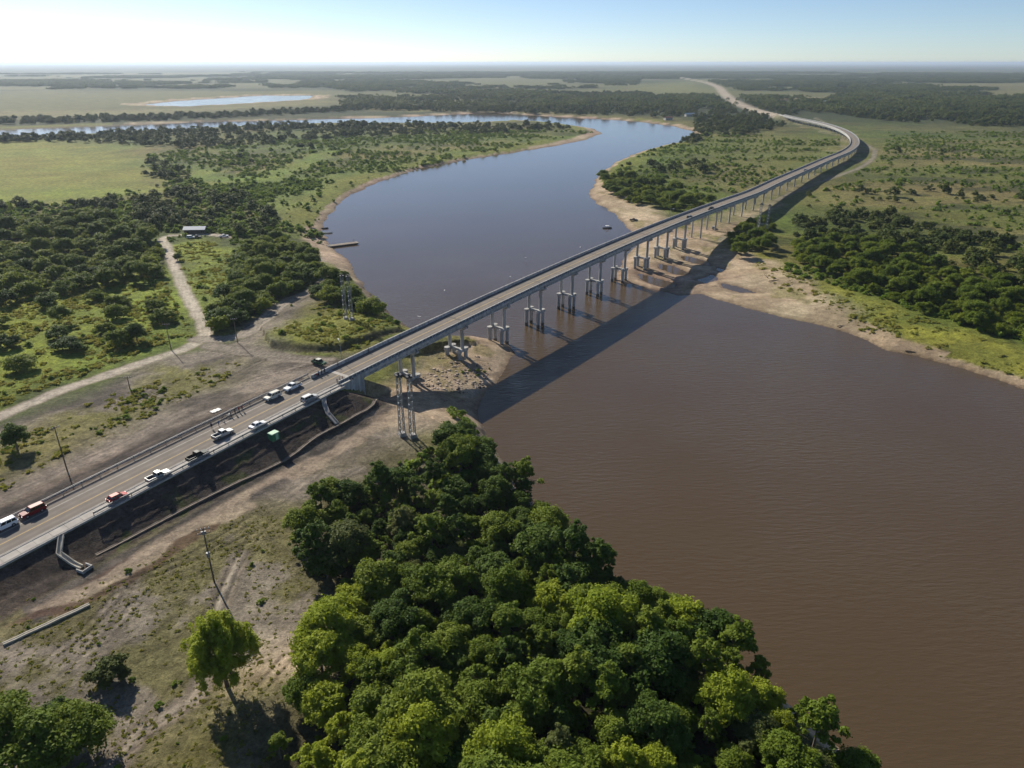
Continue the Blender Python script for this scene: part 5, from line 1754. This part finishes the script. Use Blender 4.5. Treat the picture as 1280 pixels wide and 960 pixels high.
def bird(u, v, z, rz, sp, label):
    p = at(u, v, z)
    t = thing('bird', tuple(p), rz, label, 'bird', 'white birds over the river')
    MB().tube((-.3, 0, 0), (.05, 0, .03), .05, .13, 8).tube((.05, 0, .03), (.35, 0, .06), .13, .05, 8).tube((.35, 0, .06), (.55, 0, .05), .05, .015, 6).build('body', M['white_paint'], t)
    for sg in (-1, 1):
        MB().poly([(.16, sg * .08, .06), (.22, sg * sp * .5, .22), (.02, sg * sp, .14), (-.10, sg * sp * .5, .2), (-.14, sg * .08, .05)], (0, 0, .03)).build('wing', M['white_paint'], t)


for i, (u, v, lab) in enumerate([(555.5, 363, 'white bird over open water, midway between left bank and bridge'), (524, 396, 'white bird close to the grassy point left of the bridge'), (638, 346, 'white bird just beyond the far parapet above midstream'),
                                 (657, 322, 'white bird over the water upstream of midstream'), (725, 309, 'white bird nearest the far sand bank')]):
    bird(u, v, 1.5, i * 1.3, .95, lab)


def house(u, v, w_, l_, h_, rz, roofm, wallm, label):
    p = gp(u, v)
    t = thing('house', (p[0], p[1], gz(p[0], p[1]) - .2), rz, label, 'house')
    MB().box((0, 0, h_ / 2), (l_, w_, h_)).build('wall', wallm, t)
    rf = MB(); e = .5
    rf.poly([(-l_ / 2 - e, -w_ / 2 - e, h_ - .1), (-l_ / 2 - e, 0, h_ + w_ * .28), (-l_ / 2 - e, w_ / 2 + e, h_ - .1), (-l_ / 2 - e, w_ / 2 + e, h_ + .05), (-l_ / 2 - e, 0, h_ + w_ * .28 + .18), (-l_ / 2 - e, -w_ / 2 - e, h_ + .05)], (l_ + 2 * e, 0, 0))
    rf.build('roof', roofm, t)
    MB().box((l_ * .1, -w_ / 2 - .02, 1.05), (1.0, .06, 2.1)).build('door', M['wood'], t)
    for x in (-.3, .35): MB().box((l_ * x, -w_ / 2 - .02, 1.6), (1.2, .06, 1.0)).build('window', M['glass'], t)


M['roof_red'] = mat('clay_roof', (.24, .10, .065), .85, var=.2); M['roof_white'] = mat('white_sheet_roof', (.72, .73, .74), .5, var=.06); M['roof_blue'] = mat('blue_grey_roof', (.28, .34, .40), .5)
house(245, 291.5, 5, 12, 2.8, .08, M['roof_white'], M['wood'], 'low shed with long white metal roof at the end of the dirt track')
house(728, 132.5, 9, 16, 4, .1, M['roof_red'], M['concrete'], 'far house with clay roof among the trees beyond the river')
house(797, 133.5, 9, 20, 4, -.1, M['roof_white'], M['concrete'], 'far house with pale roof at the edge of the far wood')
house(862, 145.5, 9, 18, 4, .2, M['roof_blue'], M['concrete'], 'far house with blue grey roof near the right river bend')
house(835, 150, 8, 14, 4, .3, M['roof_red'], M['concrete'], 'small far house with clay roof right on the river bend')

# rubble and driftwood round the first piers
mb = MB()
P = gpoly([(520, 470), (545, 440), (570, 432), (600, 432), (612, 450), (600, 470), (570, 476), (545, 480)])
n_ = 0
while n_ < 420:
    x, y = rng.uniform(P[:, 0].min(), P[:, 0].max()), rng.uniform(P[:, 1].min(), P[:, 1].max())
    if not inside(P, np.array([x]), np.array([y]))[0]: continue
    if fbm(np.array([x]), np.array([y]), 9, 171, 3)[0] > .55: continue
    n_ += 1
    r = .12 + .55 * random.random() ** 3
    c = Vector((x, y, 0)); q = []
    for dx, dy, dz in ((-1, -1, -.6), (1, -1, -.6), (1, 1, -.6), (-1, 1, -.6), (-.7, -.7, .6), (.7, -.7, .6), (.7, .7, .6), (-.7, .7, .6)):
        q.append((x + dx * r * random.uniform(.6, 1.1), y + dy * r * random.uniform(.6, 1.1), dz * r * .55 * random.uniform(.6, 1.1)))
    zz = r * .12
    q = [(a_, b_, c_ + zz) for a_, b_, c_ in q]
    mb.add(q, [(3, 2, 1, 0), (4, 5, 6, 7), (0, 1, 5, 4), (1, 2, 6, 5), (2, 3, 7, 6), (3, 0, 4, 7)], random.choice([0, 0, 1]))
vv = np.array(mb.v); cen = vv.reshape(-1, 8, 3).mean(1)
zz = np.repeat(ground(cen[:, 0], cen[:, 1]), 8)
mb.v = [(a_[0], a_[1], a_[2] + b_) for a_, b_ in zip(mb.v, zz)]
tag(mb.build('rubble', [M['rock'], M['wood']]), 'heap of broken stone and brush round the first bridge piers', kind='stuff')


def driftwood(u, v, L, rz, label):
    p = gp(u, v)
    t = link('driftwood', None); t.location = (p[0], p[1], gz(p[0], p[1]) + .15); t.rotation_euler = (0, .03, rz)
    tag(t, label, 'log', 'driftwood on the sand')
    MB().tube((-L / 2, 0, 0), (0, .1, .12), .22, .18, 7).tube((0, .1, .12), (L / 2, -.1, .05), .18, .08, 7).build('trunk', M['wood'], t)
    for x, e in ((-L * .1, (L * .05, .9, .7)), (L * .15, (L * .3, -.8, .5)), (L * .25, (L * .45, .6, .6))):
        MB().tube((x, 0, .1), e, .08, .03, 5).build('branch', M['wood'], t)


driftwood(968, 351, 7, .4, 'dead branch pile at the head of the far beach')
driftwood(958, 346, 5, 1.5, 'bare driftwood log near the grass of the far beach')
driftwood(1051, 408, 3, .2, 'short dark log at the waterline of the far beach')
driftwood(1138, 440, 3.5, -.4, 'small log farther right along the far beach waterline')
driftwood(640, 492, 3, .5, 'floating log in the shade of the bridge near the left bank')
driftwood(628, 548, 3, -.2, 'thin log drifting beside the grove')

# ------------------------------------------------------------------ haze
hz = MB().box((0, 29500, (H + 12 - 5) / 2), (150000, 95000, H + 12 + 5)).build('haze', [])
m = bpy.data.materials.new('haze_air'); m.use_nodes = True
m.node_tree.nodes.clear()
out = m.node_tree.nodes.new('ShaderNodeOutputMaterial'); pv = m.node_tree.nodes.new('ShaderNodeVolumePrincipled')
pv.inputs['Color'].default_value = (.70, .83, 1.0, 1); pv.inputs['Density'].default_value = 5.5e-5; pv.inputs['Anisotropy'].default_value = .35
m.node_tree.links.new(pv.outputs[0], out.inputs['Volume'])
hz.data.materials.append(m)
hz.display_type = 'WIRE'
tag(hz, 'thin bluish haze over the plain', kind='stuff')
